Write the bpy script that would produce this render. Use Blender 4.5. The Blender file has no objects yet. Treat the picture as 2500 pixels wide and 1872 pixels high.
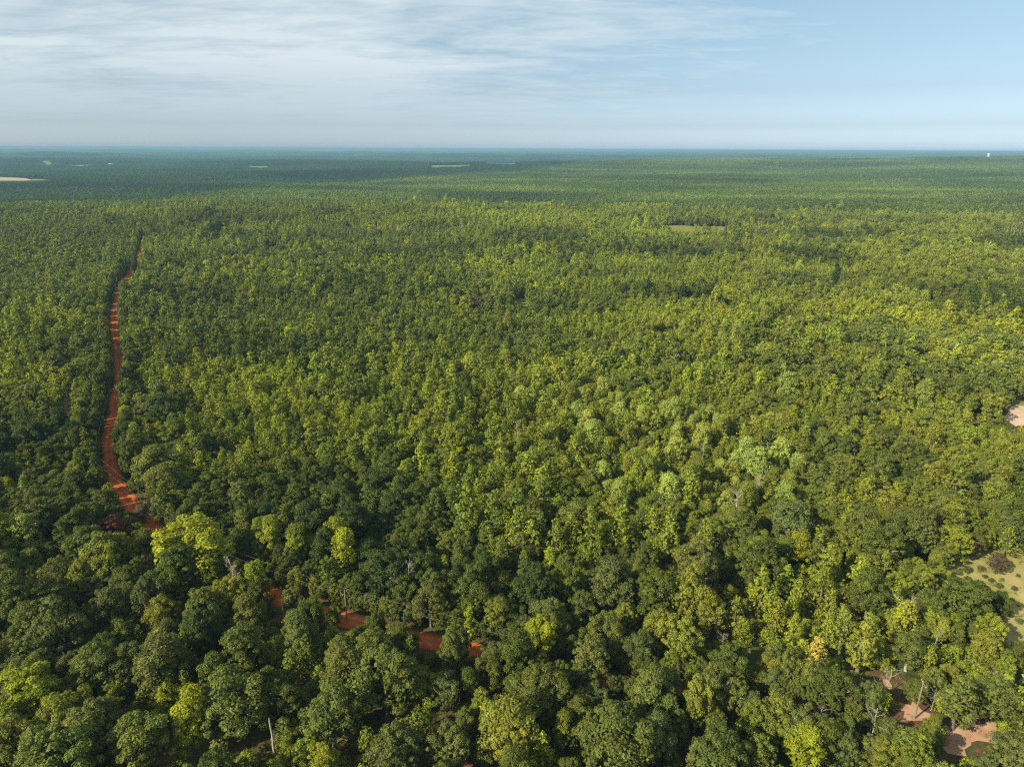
import bpy, math
import numpy as np
from mathutils import Matrix, Vector
from mathutils.geometry import delaunay_2d_cdt

# ------------------------------------------------------------------ camera
S = bpy.context.scene
COL = S.collection
CAM_H = 110.0
PITCH = math.radians(18.92)
ROLL = math.radians(0.275)
FPX, W, H = 1667.0, 2500.0, 1872.0
fwd = np.array([0, math.cos(PITCH), -math.sin(PITCH)])
r0 = np.array([1.0, 0, 0])
u0 = np.cross(r0, fwd)
RT = r0 * math.cos(ROLL) + u0 * math.sin(ROLL)
UP = u0 * math.cos(ROLL) - r0 * math.sin(ROLL)
EYE = np.array([0, 0, CAM_H])
cam = bpy.data.cameras.new('camera')
cam.sensor_width = 36.0
cam.lens = 36.0 * FPX / W
cam.clip_start = 1.0
cam.clip_end = 120000.0
co = bpy.data.objects.new('camera', cam)
COL.objects.link(co)
m = Matrix.Identity(4)
for i in range(3):
    m[i][0], m[i][1], m[i][2] = RT[i], UP[i], -fwd[i]
m[2][3] = CAM_H
co.matrix_world = m
S.camera = co

# ------------------------------------------------------------------ sun, sky, exposure
SUN_AZ = math.radians(-124)          # measured from the view direction, clockwise
SUN_EL = math.radians(33)
SUN_STRENGTH = 5.0
SKY_STRENGTH = 0.13
sund = np.array([math.sin(SUN_AZ) * math.cos(SUN_EL), math.cos(SUN_AZ) * math.cos(SUN_EL), math.sin(SUN_EL)])
sl = bpy.data.lights.new('sun', 'SUN')
sl.energy = SUN_STRENGTH
sl.angle = math.radians(0.53)
sl.color = (1.0, 0.89, 0.68)
so = bpy.data.objects.new('sun', sl)
so.rotation_euler = Vector(sund).to_track_quat('Z', 'Y').to_euler()
COL.objects.link(so)

S.view_settings.view_transform = 'Standard'
S.view_settings.look = 'None'
S.view_settings.gamma = 1.0
S.view_settings.exposure = 0.7
S.render.engine = 'CYCLES'
cy = S.cycles
cy.max_bounces = 5
cy.diffuse_bounces = 3
cy.glossy_bounces = 1
cy.transmission_bounces = 3
cy.transparent_max_bounces = 8
cy.volume_bounces = 0
cy.use_denoising = False
S.render.filter_size = 1.2
cy.filter_width = 1.2
cy.denoising_prefilter = 'ACCURATE'
cy.sample_clamp_indirect = 6.0
S.render.film_transparent = False

world = bpy.data.worlds.new('World')
S.world = world
world.use_nodes = True
nt = world.node_tree
nt.nodes.clear()


def N(tree, kind, **kw):
    n = tree.nodes.new(kind)
    for k, v in kw.items():
        if hasattr(n, k) and k not in ('inputs',):
            setattr(n, k, v)
    return n


def setin(n, **kw):
    for k, v in kw.items():
        n.inputs[k.replace('_', ' ')].default_value = v


def math_node(tree, op, a, b=None, clamp=False):
    n = tree.nodes.new('ShaderNodeMath')
    n.operation = op
    n.use_clamp = clamp
    for i, x in enumerate((a, b)):
        if x is None:
            continue
        if isinstance(x, (int, float)):
            n.inputs[i].default_value = x
        else:
            tree.links.new(x, n.inputs[i])
    return n.outputs[0]


def ramp(tree, src, stops):
    n = tree.nodes.new('ShaderNodeValToRGB')
    el = n.color_ramp.elements
    while len(el) < len(stops):
        el.new(0.5)
    for e, (p, c) in zip(el, stops):
        e.position = p
        e.color = (c[0], c[1], c[2], 1) if hasattr(c, '__len__') else (c, c, c, 1)
    tree.links.new(src, n.inputs[0])
    return n.outputs[0]


def mixcol(tree, fac, a, b, mode='MIX'):
    n = tree.nodes.new('ShaderNodeMix')
    n.data_type = 'RGBA'
    n.blend_type = mode
    for s, x in ((n.inputs[0], fac), (n.inputs[6], a), (n.inputs[7], b)):
        if isinstance(x, (int, float)):
            s.default_value = x
        elif isinstance(x, (tuple, list)):
            s.default_value = (x[0], x[1], x[2], 1)
        else:
            tree.links.new(x, s)
    return n.outputs[2]


def build_world():
    L = nt.links
    out = N(nt, 'ShaderNodeOutputWorld')
    bg = N(nt, 'ShaderNodeBackground')
    bg.inputs['Strength'].default_value = SKY_STRENGTH
    L.new(bg.outputs[0], out.inputs[0])
    sky = N(nt, 'ShaderNodeTexSky')
    sky.sky_type = 'NISHITA'
    sky.sun_disc = False
    sky.sun_elevation = SUN_EL
    sky.sun_rotation = SUN_AZ
    sky.altitude = 100
    sky.air_density = 1.0
    sky.dust_density = 1.6
    sky.ozone_density = 2.0
    tc = N(nt, 'ShaderNodeTexCoord')
    sep = N(nt, 'ShaderNodeSeparateXYZ')
    L.new(tc.outputs['Generated'], sep.inputs[0])
    x, y, z = sep.outputs
    # thin high cloud laid out on a flat layer overhead
    zz = math_node(nt, 'ADD', math_node(nt, 'MAXIMUM', z, 0.0), 0.11)
    px = math_node(nt, 'DIVIDE', x, zz)
    py = math_node(nt, 'DIVIDE', y, zz)
    comb = N(nt, 'ShaderNodeCombineXYZ')
    L.new(px, comb.inputs[0])
    L.new(py, comb.inputs[1])

    def cloud_noise(scale, sx, sy, rot, detail, rough, dist, loc=(0, 0, 0)):
        mp = N(nt, 'ShaderNodeMapping')
        mp.inputs['Scale'].default_value = (sx, sy, 1)
        mp.inputs['Rotation'].default_value = (0, 0, math.radians(rot))
        mp.inputs['Location'].default_value = loc
        L.new(comb.outputs[0], mp.inputs[0])
        ns = N(nt, 'ShaderNodeTexNoise')
        ns.inputs['Scale'].default_value = scale
        ns.inputs['Detail'].default_value = detail
        ns.inputs['Roughness'].default_value = rough
        ns.inputs['Distortion'].default_value = dist
        L.new(mp.outputs[0], ns.inputs[0])
        return ns.outputs[0]
    big = cloud_noise(0.33, 0.55, 1.0, -20, 4, 0.5, 0.3, (3.1, 1.7, 0))
    mid = cloud_noise(1.5, 0.5, 0.95, -22, 9, 0.60, 0.7, (0.4, 5.2, 0))
    fine = cloud_noise(6.5, 0.5, 0.95, -18, 8, 0.6, 0.4)
    # more cloud to the left: the layer's edge runs down the middle of the picture
    az = math_node(nt, 'DIVIDE', x, y)                    # tan of azimuth
    left = math_node(nt, 'MULTIPLY_ADD', az, -1.5)
    left.node.inputs[2].default_value = 0.14
    elev_shift = math_node(nt, 'MULTIPLY', z, 0.5)
    s = math_node(nt, 'ADD', left, elev_shift)
    s = math_node(nt, 'MAXIMUM', math_node(nt, 'MINIMUM', s, 0.50), -0.6)
    a = math_node(nt, 'MULTIPLY', math_node(nt, 'SUBTRACT', big, 0.5), 0.7)
    b = math_node(nt, 'MULTIPLY', math_node(nt, 'SUBTRACT', mid, 0.5), 1.7)
    c = math_node(nt, 'MULTIPLY', math_node(nt, 'SUBTRACT', fine, 0.5), 0.9)
    dens = math_node(nt, 'ADD', math_node(nt, 'ADD', s, a), math_node(nt, 'ADD', b, c))
    dens = math_node(nt, 'ADD', dens, 0.16)
    dens = math_node(nt, 'MULTIPLY', dens, 1.35, True)
    # thinner towards the horizon, where it melts into the haze
    fade = N(nt, 'ShaderNodeMapRange')
    fade.inputs['From Min'].default_value = 0.015
    fade.inputs['From Max'].default_value = 0.11
    L.new(z, fade.inputs['Value'])
    dens = math_node(nt, 'MULTIPLY', dens, fade.outputs[0])
    dens = math_node(nt, 'MULTIPLY', dens, 0.80)
    # clear air: deeper blue aloft than the plain model, soft grey-blue near the horizon
    hz = N(nt, 'ShaderNodeMapRange')
    hz.interpolation_type = 'SMOOTHSTEP'
    hz.inputs['From Min'].default_value = -0.02
    hz.inputs['From Max'].default_value = 0.20
    L.new(z, hz.inputs['Value'])
    grade = mixcol(nt, hz.outputs[0], (0.745, 0.87, 1.15), (0.66, 0.70, 0.72))
    skyc = mixcol(nt, 1.0, sky.outputs[0], grade, 'MULTIPLY')
    g2 = ramp(nt, math_node(nt, 'MULTIPLY', z, 2.0, True), [(0.0, (0.83, 0.86, 0.87)), (0.06, (0.47, 0.48, 0.505)), (0.146, (0.405, 0.385, 0.37)),
                                                            (0.26, (0.455, 0.432, 0.39)), (0.346, (0.50, 0.48, 0.43)), (0.42, (0.525, 0.51, 0.47)), (1.0, (0.40, 0.40, 0.40))])
    skyc = mixcol(nt, 1.0, skyc, mixcol(nt, 1.0, g2, (2, 2, 2), 'MULTIPLY'), 'MULTIPLY')
    col = mixcol(nt, dens, skyc, (3.75, 4.15, 4.3))
    L.new(col, bg.inputs[0])


build_world()

# ------------------------------------------------------------------ noise, terrain and projection


def vnoise(x, y, seed=0):
    x = np.asarray(x, float)
    y = np.asarray(y, float)
    xi = np.floor(x).astype(np.int64)
    yi = np.floor(y).astype(np.int64)
    xf = x - xi
    yf = y - yi

    def hsh(a, b):
        n = (a * 374761393 + b * 668265263 + seed * 982451653) & 0x7fffffff
        n = ((n ^ (n >> 13)) * 1274126177) & 0x7fffffff
        n = (n ^ (n >> 16)) & 0x7fffffff
        return (n % 65536) / 65535.0
    sx = xf * xf * (3 - 2 * xf)
    sy = yf * yf * (3 - 2 * yf)
    a, b, c, d = hsh(xi, yi), hsh(xi + 1, yi), hsh(xi, yi + 1), hsh(xi + 1, yi + 1)
    return (a + (b - a) * sx) * (1 - sy) + (c + (d - c) * sx) * sy


def fbm(x, y, seed=0, oct=3):
    t, amp, tot = 0.0, 1.0, 0.0
    for o in range(oct):
        t = t + amp * vnoise(x * 2 ** o, y * 2 ** o, seed + o * 17)
        tot += amp
        amp *= 0.5
    return t / tot


def sstep(x, a, b):
    t = np.clip((np.asarray(x, float) - a) / (b - a), 0, 1)
    return t * t * (3 - 2 * t)


def hgt(x, y):
    x = np.asarray(x, float)
    y = np.asarray(y, float)
    d = np.hypot(x, y)
    near = (fbm(x / 140, y / 140, 3, 2) - 0.5) * 7
    roll = (fbm(x / 700 + 3, y / 420, 5, 2) - 0.5) * 26 * sstep(d, 500, 1100)
    far = (fbm(x / 3600, y / 1000, 9, 3) - 0.5) * 120 * sstep(d, 1700, 4500)
    hor = (fbm(x / 14000, y / 5200, 12, 3) - 0.45) * 90 * sstep(d, 12000, 24000)
    # the ground falls away behind a ridge about 1.2 km out, most of all on the left
    lft = 1 - sstep(x / np.maximum(y, 1), -0.1, 0.35)
    ridge = 5 * np.exp(-((y - 1120) / 220) ** 2) * lft - 17 * sstep(y, 1230, 1650) * (0.35 + 0.65 * lft)
    hill = 62 * np.exp(-(((x - 4560) / 1900) ** 2 + ((y - 5050) / 900) ** 2))
    return near + roll + far + hor + ridge + hill * sstep(d, 3500, 5500)


def project(P):
    P = np.atleast_2d(P) - EYE
    z = P @ fwd
    z = np.where(z < 0.1, 0.1, z)
    return np.stack([W / 2 + FPX * (P @ RT) / z, H / 2 - FPX * (P @ UP) / z], -1)


def unproject(u, v, dz=0.0):
    """the point of the ground (raised by dz) seen at pixel u, v of the photograph"""
    d = fwd + RT * (u - W / 2) / FPX + UP * (H / 2 - v) / FPX
    d = d / np.linalg.norm(d)
    t = (CAM_H - dz) / max(-d[2], 1e-3)
    for _ in range(12):
        p = EYE + d * t
        z = float(hgt(p[0], p[1])) + dz
        t += 0.8 * (p[2] - z) / max(-d[2], 2e-3)
    p = EYE + d * t
    return np.array([p[0], p[1], float(hgt(p[0], p[1]))])


def in_poly(u, v, poly):
    u = np.asarray(u, float)
    v = np.asarray(v, float)
    r = np.zeros(np.broadcast(u, v).shape, bool)
    n = len(poly)
    for i in range(n):
        x1, y1 = poly[i]
        x2, y2 = poly[(i + 1) % n]
        if y1 == y2:
            continue
        c = ((y1 > v) != (y2 > v)) & (u < (x2 - x1) * (v - y1) / (y2 - y1) + x1)
        r ^= c
    return r


# ------------------------------------------------------------------ helpers for objects
def tag(o, label=None, cat=None, group=None, kind=None):
    if label:
        o['label'] = label
    if cat:
        o['category'] = cat
    if group:
        o['group'] = group
    if kind:
        o['kind'] = kind
    return o


def mesh_np(name, V, F, mat, attr=None, k=None, smooth=False):
    """mesh from vertices and equal-sided faces; attr: one value per face"""
    V = np.asarray(V, np.float32)
    F = np.asarray(F, np.int32)
    n = F.shape[1]
    me = bpy.data.meshes.new(name)
    me.vertices.add(len(V))
    me.vertices.foreach_set('co', V.ravel())
    me.loops.add(F.size)
    me.loops.foreach_set('vertex_index', F.ravel())
    me.polygons.add(len(F))
    me.polygons.foreach_set('loop_start', np.arange(0, F.size, n, dtype=np.int32))
    if smooth:
        me.polygons.foreach_set('use_smooth', np.ones(len(F), bool))
    if attr is not None:
        for an, av in attr.items():
            av = np.asarray(av, np.float32)
            dom = 'FACE' if len(av) == len(F) else 'POINT'
            if av.ndim == 1:
                a = me.attributes.new(an, 'FLOAT', dom)
                a.data.foreach_set('value', av)
            else:
                a = me.attributes.new(an, 'FLOAT_VECTOR', dom)
                a.data.foreach_set('vector', av.ravel())
    for mm in (mat if isinstance(mat, (list, tuple)) else [mat]):
        me.materials.append(mm)
    if k is not None:
        me.polygons.foreach_set('material_index', np.asarray(k, np.int32))
    me.update(calc_edges=True)
    return me


def link(name, me, parent=None, loc=None):
    o = bpy.data.objects.new(name, me)
    COL.objects.link(o)
    if parent is not None:
        o.parent = parent
    if loc is not None:
        o.location = loc
    return o


def tube(pts, rad, n=6, cap=True):
    pts = np.asarray(pts, float)
    V, F = [], []
    for i, p in enumerate(pts):
        t = pts[min(i + 1, len(pts) - 1)] - pts[max(i - 1, 0)]
        t = t / (np.linalg.norm(t) + 1e-9)
        a = np.cross(t, [0.31, 0.87, 0.12] if abs(t[2]) > 0.8 else [0, 0, 1])
        a /= np.linalg.norm(a) + 1e-9
        b = np.cross(t, a)
        for j in range(n):
            w = 2 * math.pi * j / n
            V.append(p + rad[i] * (a * math.cos(w) + b * math.sin(w)))
    for i in range(len(pts) - 1):
        for j in range(n):
            F.append((i * n + j, i * n + (j + 1) % n, (i + 1) * n + (j + 1) % n, (i + 1) * n + j))
    if cap:
        for base in (0, (len(pts) - 1) * n):
            V.append(pts[0] if base == 0 else pts[-1])
            c = len(V) - 1
            for j in range(0, n):
                F.append((base + j, base + (j + 1) % n, c, c))
    return np.array(V), np.array(F)


def join(parts):
    Vs, Fs, o = [], [], 0
    for V, F in parts:
        Vs.append(V)
        Fs.append(F + o)
        o += len(V)
    return np.concatenate(Vs), np.concatenate(Fs)


def boxm(c, s):
    x, y, z = np.array(s) / 2
    V = np.array([(-x, -y, -z), (x, -y, -z), (x, y, -z), (-x, y, -z), (-x, -y, z), (x, -y, z), (x, y, z), (-x, y, z)]) + np.array(c)
    F = np.array([(0, 3, 2, 1), (4, 5, 6, 7), (0, 1, 5, 4), (1, 2, 6, 5), (2, 3, 7, 6), (3, 0, 4, 7)])
    return V, F


# ------------------------------------------------------------------ materials
def new_mat(name):
    mt = bpy.data.materials.new(name)
    mt.use_nodes = True
    t = mt.node_tree
    t.nodes.clear()
    out = t.nodes.new('ShaderNodeOutputMaterial')
    return mt, t, out


def noise(t, vec, scale, detail=4, rough=0.55, dist=0.0):
    n = t.nodes.new('ShaderNodeTexNoise')
    n.inputs['Scale'].default_value = scale
    n.inputs['Detail'].default_value = detail
    n.inputs['Roughness'].default_value = rough
    n.inputs['Distortion'].default_value = dist
    if vec is not None:
        t.links.new(vec, n.inputs['Vector'])
    return n.outputs[0]


def leaf_material(name, trans=0.35, gloss=0.012, grough=0.6):
    """leaf colour = the tree's own tint, varied from leaf to leaf and clump to clump"""
    mt, t, out = new_mat(name)
    L = t.links
    ti = t.nodes.new('ShaderNodeAttribute')
    ti.attribute_type = 'INSTANCER'
    ti.attribute_name = 'tint'
    lv = t.nodes.new('ShaderNodeAttribute')
    lv.attribute_type = 'GEOMETRY'
    lv.attribute_name = 'leafvar'
    hue = t.nodes.new('ShaderNodeAttribute')
    hue.attribute_type = 'GEOMETRY'
    hue.attribute_name = 'huevar'
    warm = mixcol(t, hue.outputs['Fac'], (0.90, 1.0, 1.08), (1.12, 1.03, 0.80))
    base = mixcol(t, 1.0, ti.outputs['Color'], warm, 'MULTIPLY')
    vm = t.nodes.new('ShaderNodeVectorMath')
    vm.operation = 'SCALE'
    L.new(base, vm.inputs[0])
    L.new(lv.outputs['Fac'], vm.inputs['Scale'])
    dif = t.nodes.new('ShaderNodeBsdfDiffuse')
    tra = t.nodes.new('ShaderNodeBsdfTranslucent')
    L.new(vm.outputs[0], dif.inputs[0])
    tc = mixcol(t, 1.0, vm.outputs[0], (1.25, 1.15, 0.45), 'MULTIPLY')
    L.new(tc, tra.inputs[0])
    mx = t.nodes.new('ShaderNodeMixShader')
    mx.inputs[0].default_value = trans
    L.new(dif.outputs[0], mx.inputs[1])
    L.new(tra.outputs[0], mx.inputs[2])
    gl = t.nodes.new('ShaderNodeBsdfGlossy')
    gl.inputs['Roughness'].default_value = grough
    gl.inputs['Color'].default_value = (0.9, 0.95, 0.85, 1)
    mx2 = t.nodes.new('ShaderNodeMixShader')
    mx2.inputs[0].default_value = gloss
    L.new(mx.outputs[0], mx2.inputs[1])
    L.new(gl.outputs[0], mx2.inputs[2])
    L.new(mx2.outputs[0], out.inputs[0])
    return mt


def simple_mat(name, c1, c2, scale=1.0, rough=0.9, detail=4, bump=0.0):
    mt, t, out = new_mat(name)
    tc = t.nodes.new('ShaderNodeTexCoord')
    nz = noise(t, tc.outputs['Object'], scale, detail)
    col = ramp(t, nz, [(0.3, c1), (0.7, c2)])
    p = t.nodes.new('ShaderNodeBsdfPrincipled')
    p.inputs['Roughness'].default_value = rough
    p.inputs['Specular IOR Level'].default_value = 0.25
    t.links.new(col, p.inputs['Base Color'])
    if bump:
        b = t.nodes.new('ShaderNodeBump')
        b.inputs['Strength'].default_value = bump
        t.links.new(nz, b.inputs['Height'])
        t.links.new(b.outputs[0], p.inputs['Normal'])
    t.links.new(p.outputs[0], out.inputs[0])
    return mt


LEAF = leaf_material('leaves')
NEEDLE = leaf_material('needles', 0.18, 0.012, 0.6)
BARK = simple_mat('bark', (0.09, 0.075, 0.055), (0.20, 0.175, 0.14), 1.7)
PALEBARK = simple_mat('pale_bark', (0.26, 0.24, 0.20), (0.42, 0.39, 0.33), 1.3)
DEADWOOD = simple_mat('dead_wood', (0.26, 0.23, 0.18), (0.44, 0.40, 0.33), 0.9)
POLEWOOD = simple_mat('pole_wood', (0.13, 0.095, 0.07), (0.24, 0.18, 0.13), 2.0)
WIREM = simple_mat('wire_metal', (0.35, 0.35, 0.34), (0.5, 0.5, 0.48), 0.2, 0.5)
WHITE = simple_mat('white_paint', (0.78, 0.78, 0.77), (0.85, 0.85, 0.84), 0.3, 0.5)
GREYM = simple_mat('grey_metal', (0.45, 0.46, 0.47), (0.6, 0.61, 0.62), 0.3, 0.45)


def ground_material():
    mt, t, out = new_mat('forest_floor')
    L = t.links
    tc = t.nodes.new('ShaderNodeTexCoord')
    v = tc.outputs['Object']
    a = noise(t, v, 0.9, 6, 0.65)
    b = noise(t, v, 0.13, 5, 0.6)
    lit = ramp(t, a, [(0.3, (0.075, 0.040, 0.024)), (0.55, (0.13, 0.072, 0.042)), (0.75, (0.20, 0.125, 0.075))])
    grn = ramp(t, a, [(0.3, (0.030, 0.042, 0.012)), (0.7, (0.085, 0.105, 0.030))])
    fac = ramp(t, b, [(0.40, 0.0), (0.60, 1.0)])
    near = mixcol(t, fac, lit, grn)
    f1 = noise(t, v, 0.0011, 8, 0.62)
    f2 = noise(t, v, 0.012, 5, 0.7)
    farc = ramp(t, f1, [(0.35, (0.022, 0.040, 0.014)), (0.55, (0.040, 0.062, 0.018)), (0.70, (0.070, 0.090, 0.026))])
    farc = mixcol(t, 1.0, farc, ramp(t, f2, [(0.3, 0.7), (0.7, 1.25)]), 'MULTIPLY')
    at = t.nodes.new('ShaderNodeAttribute')
    at.attribute_name = 'far'
    col = mixcol(t, at.outputs['Fac'], near, farc)
    d = t.nodes.new('ShaderNodeBsdfDiffuse')
    L.new(col, d.inputs[0])
    bp = t.nodes.new('ShaderNodeBump')
    bp.inputs['Strength'].default_value = 0.6
    bp.inputs['Distance'].default_value = 0.3
    L.new(a, bp.inputs['Height'])
    L.new(bp.outputs[0], d.inputs['Normal'])
    L.new(d.outputs[0], out.inputs[0])
    return mt


def patch_material(name, cols, scale, spots=None, spot_scale=0.3, lo=0.55):
    mt, t, out = new_mat(name)
    tc = t.nodes.new('ShaderNodeTexCoord')
    v = tc.outputs['Object']
    a = noise(t, v, scale, 7, 0.65, 0.4)
    n = len(cols)
    col = ramp(t, a, [(0.28 + 0.44 * i / max(n - 1, 1), c) for i, c in enumerate(cols)])
    if spots:
        s = noise(t, v, spot_scale, 6, 0.7, 0.3)
        col = mixcol(t, ramp(t, s, [(lo, 0.0), (lo + 0.08, 1.0)]), col, spots)
    d = t.nodes.new('ShaderNodeBsdfDiffuse')
    t.links.new(col, d.inputs[0])
    b = t.nodes.new('ShaderNodeBump')
    b.inputs['Strength'].default_value = 0.5
    b.inputs['Distance'].default_value = 0.2
    t.links.new(a, b.inputs['Height'])
    t.links.new(b.outputs[0], d.inputs['Normal'])
    t.links.new(d.outputs[0], out.inputs[0])
    return mt


# ------------------------------------------------------------------ the ground: one sheet out to the horizon
def build_ground():
    ang = np.radians(np.r_[np.linspace(-64, 64, 560), np.linspace(64, 296, 60)[1:]])     # fine ahead, coarser behind the drone
    r = [2.0]
    while r[-1] < 52000:
        r.append(r[-1] * 1.012 + 0.35)
    r = np.array(r)
    A, R = np.meshgrid(ang, r)
    X = R * np.sin(A)
    Y = R * np.cos(A)
    Z = hgt(X, Y)
    V = np.stack([X, Y, Z], -1).reshape(-1, 3)
    nr, na = X.shape
    i = np.arange(nr - 1)[:, None] * na + np.arange(na - 1)[None, :]
    F = np.stack([i, i + 1, i + na + 1, i + na], -1).reshape(-1, 4)[:, ::-1]
    far = sstep(R, 1300, 1600).ravel()
    me = mesh_np('ground', V, F, ground_material(), {'far': far}, smooth=True)
    o = link('ground', me)
    tag(o, kind='structure')
    return o


build_ground()

# ------------------------------------------------------------------ clearings and fields (outlines read off the photograph, unprojected)
CLEAR = []      # polygons in photo pixels where no crown may stand


def patch(name, poly, mat, lift=0.12, step=None, rough=0.0, clear=True):
    if clear:
        CLEAR.append(poly)
    pts = np.array([unproject(*p)[:2] for p in poly])
    # densify and roughen the outline
    rng = np.random.default_rng(len(poly) * 7 + abs(int(poly[0][0])))
    out = []
    size = np.ptp(pts, axis=0).max()
    step = step or max(size / 40, 1.0)
    for i in range(len(pts)):
        a, b = pts[i], pts[(i + 1) % len(pts)]
        n = max(2, int(np.linalg.norm(b - a) / step))
        for k in range(n):
            out.append(a + (b - a) * k / n + rng.normal(0, 1, 2) * step * rough)
    out = np.array(out)
    lo, hi = out.min(0), out.max(0)
    gx, gy = np.meshgrid(np.arange(lo[0], hi[0], step * 1.3), np.arange(lo[1], hi[1], step * 1.3))
    g = np.stack([gx.ravel(), gy.ravel()], -1)
    ins = in_poly(g[:, 0], g[:, 1], [tuple(p) for p in out])
    g = g[ins]
    allp = [Vector(p) for p in out] + [Vector(p) for p in g]
    n = len(out)
    res = delaunay_2d_cdt(allp, [(i, (i + 1) % n) for i in range(n)], [list(range(n))], 2, 1e-4)
    V = np.array([(p[0], p[1]) for p in res[0]])
    F = [tuple(f) for f in res[2] if len(f) == 3]
    Z = hgt(V[:, 0], V[:, 1]) + lift
    me = mesh_np(name, np.column_stack([V, Z]), np.array(F), mat)
    # make the sheet face up
    me.update()
    nz = np.zeros(len(me.polygons) * 3)
    me.polygons.foreach_get('normal', nz)
    if nz.reshape(-1, 3)[:, 2].mean() < 0:
        me.flip_normals()
    o = link(name, me)
    tag(o, kind='structure')
    return o


PASTURE = patch_material('dry_pasture', [(0.15, 0.17, 0.042), (0.235, 0.225, 0.066), (0.31, 0.27, 0.10), (0.40, 0.31, 0.16)], 0.16, (0.12, 0.13, 0.035), 0.30, 0.54)
SANDM = patch_material('pale_sand', [(0.42, 0.30, 0.20), (0.58, 0.44, 0.32)], 0.12)
CLAY = patch_material('bare_clay', [(0.28, 0.15, 0.085), (0.40, 0.24, 0.145), (0.47, 0.33, 0.22)], 0.3, (0.14, 0.13, 0.05), 0.45, 0.58)
GRASS = patch_material('clearing_grass', [(0.14, 0.15, 0.035), (0.24, 0.23, 0.06)], 0.12)
TANF = patch_material('tan_field', [(0.34, 0.27, 0.16), (0.42, 0.34, 0.22)], 0.01)
GREENF = patch_material('green_field', [(0.11, 0.17, 0.04), (0.17, 0.23, 0.055)], 0.01)
YOUNGP = patch_material('planted_rows', [(0.10, 0.135, 0.028), (0.16, 0.19, 0.038)], 0.09)

patch('pasture', [(2268, 1440), (2276, 1404), (2330, 1384), (2400, 1366), (2560, 1340), (2700, 1380), (2700, 1620),
                  (2560, 1590), (2478, 1552), (2440, 1512), (2446, 1474), (2420, 1442), (2390, 1425), (2330, 1420)], PASTURE, 0.12, 1.5, 0.7)
patch('scrub_ground', [(2240, 1440), (2230, 1380), (2330, 1350), (2500, 1320), (2740, 1340), (2740, 1660), (2500, 1620), (2400, 1600), (2330, 1520)], PASTURE, 0.06, 2.0, 0.6, clear=False)
patch('sand_clearing', [(2468, 992), (2490, 991), (2560, 1000), (2560, 1030), (2478, 1042), (2462, 1030), (2450, 1018), (2462, 1005)], SANDM, 0.16, 1.2, 0.2)
patch('grass_clearing', [(2375, 1012), (2400, 1008), (2412, 1022), (2394, 1038), (2374, 1034)], GRASS, 0.12, 1.2, 0.2)
patch('grass_clearing', [(2455, 982), (2480, 979), (2540, 986), (2540, 1000), (2489, 990), (2468, 991)], GRASS, 0.13, 1.2, 0.2)
patch('clay_clearing', [(2196, 1722), (2222, 1714), (2264, 1738), (2272, 1758), (2234, 1766), (2202, 1758)], CLAY, 0.12, 1.0, 0.6)
patch('clay_clearing', [(2306, 1770), (2370, 1784), (2424, 1756), (2430, 1818), (2390, 1814), (2350, 1824), (2354, 1848), (2322, 1846), (2304, 1826)], CLAY, 0.12, 1.0, 0.6)
patch('clay_clearing', [(1812, 1558), (1832, 1560), (1836, 1576), (1830, 1610), (1820, 1600), (1824, 1578)], CLAY, 0.12, 1.0, 0.6)
patch('clay_clearing', [(2150, 1655), (2166, 1658), (2172, 1686), (2160, 1678)], CLAY, 0.12, 1.0, 0.6)
patch('clay_clearing', [(146, 970), (168, 968), (170, 984), (160, 992), (168, 1010), (150, 1008), (152, 988)], CLAY, 0.12, 1.0, 0.6)
patch('grass_clearing', [(1252, 732), (1272, 727), (1288, 735), (1290, 752), (1275, 748), (1256, 741)], GRASS, 0.12, 1.5, 0.2)
patch('grass_clearing', [(1606, 552), (1660, 550), (1700, 554), (1780, 553), (1778, 562), (1712, 563), (1650, 566), (1612, 560)], GRASS, 0.3, 4, 0.15)
patch('tan_field', [(-160, 431), (0, 433), (62, 436), (80, 440), (60, 442), (0, 442), (-160, 442)], TANF, 0.9, 14, 0.05)
patch('green_field', [(82, 437), (120, 439), (124, 440.5), (70, 441.5)], GREENF, 0.9, 12, 0.05)
patch('green_field', [(-100, 412), (4, 415), (9, 420), (2, 425), (-100, 428)], GREENF, 0.9, 14, 0.05)
for q in ([(30, 400), (42, 400.5), (44, 404), (32, 403)], [(98, 392), (128, 394), (126, 404), (104, 402)],
          [(160, 401.5), (225, 402), (224, 405), (158, 404.5)], [(606, 405.5), (657, 405.5), (656, 410), (604, 410)],
          [(1050, 405), (1145, 403), (1150, 406), (1056, 409.5)], [(1182, 397.5), (1260, 400), (1266, 403.5), (1186, 400.5)],
          [(1356, 400.5), (1380, 401), (1378, 404), (1354, 403)]):
    patch('green_field', q, GREENF, 1.4, None, 0.03)
for q in ([(0, 375.6), (42, 376), (40, 377.8), (0, 377.6)], [(742, 368.5), (850, 369), (846, 371.2), (744, 370.8)]):
    patch('tan_field', q, TANF, 2.0, None, 0.03)

# ------------------------------------------------------------------ the red clay road
ROAD_PX = [(352, 585), (346, 601), (342, 625), (325, 658), (309, 682), (291, 719), (284, 748), (279, 788), (283, 829), (289, 870),
           (294, 905), (292, 941), (284, 970), (278, 1027), (266, 1083), (268, 1121), (276, 1163), (298, 1201), (326, 1238),
           (352, 1270), (400, 1310), (480, 1352), (572, 1398), (655, 1446), (730, 1476), (788, 1496), (850, 1513), (893, 1526), (942, 1540),
           (1040, 1564), (1145, 1582), (1184, 1600), (1278, 1630), (1401, 1645), (1477, 1667), (1640, 1694), (1816, 1722), (1960, 1765),
           (2140, 1840), (2330, 1930)]
road_w = np.array([unproject(*p) for p in ROAD_PX])


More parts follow.
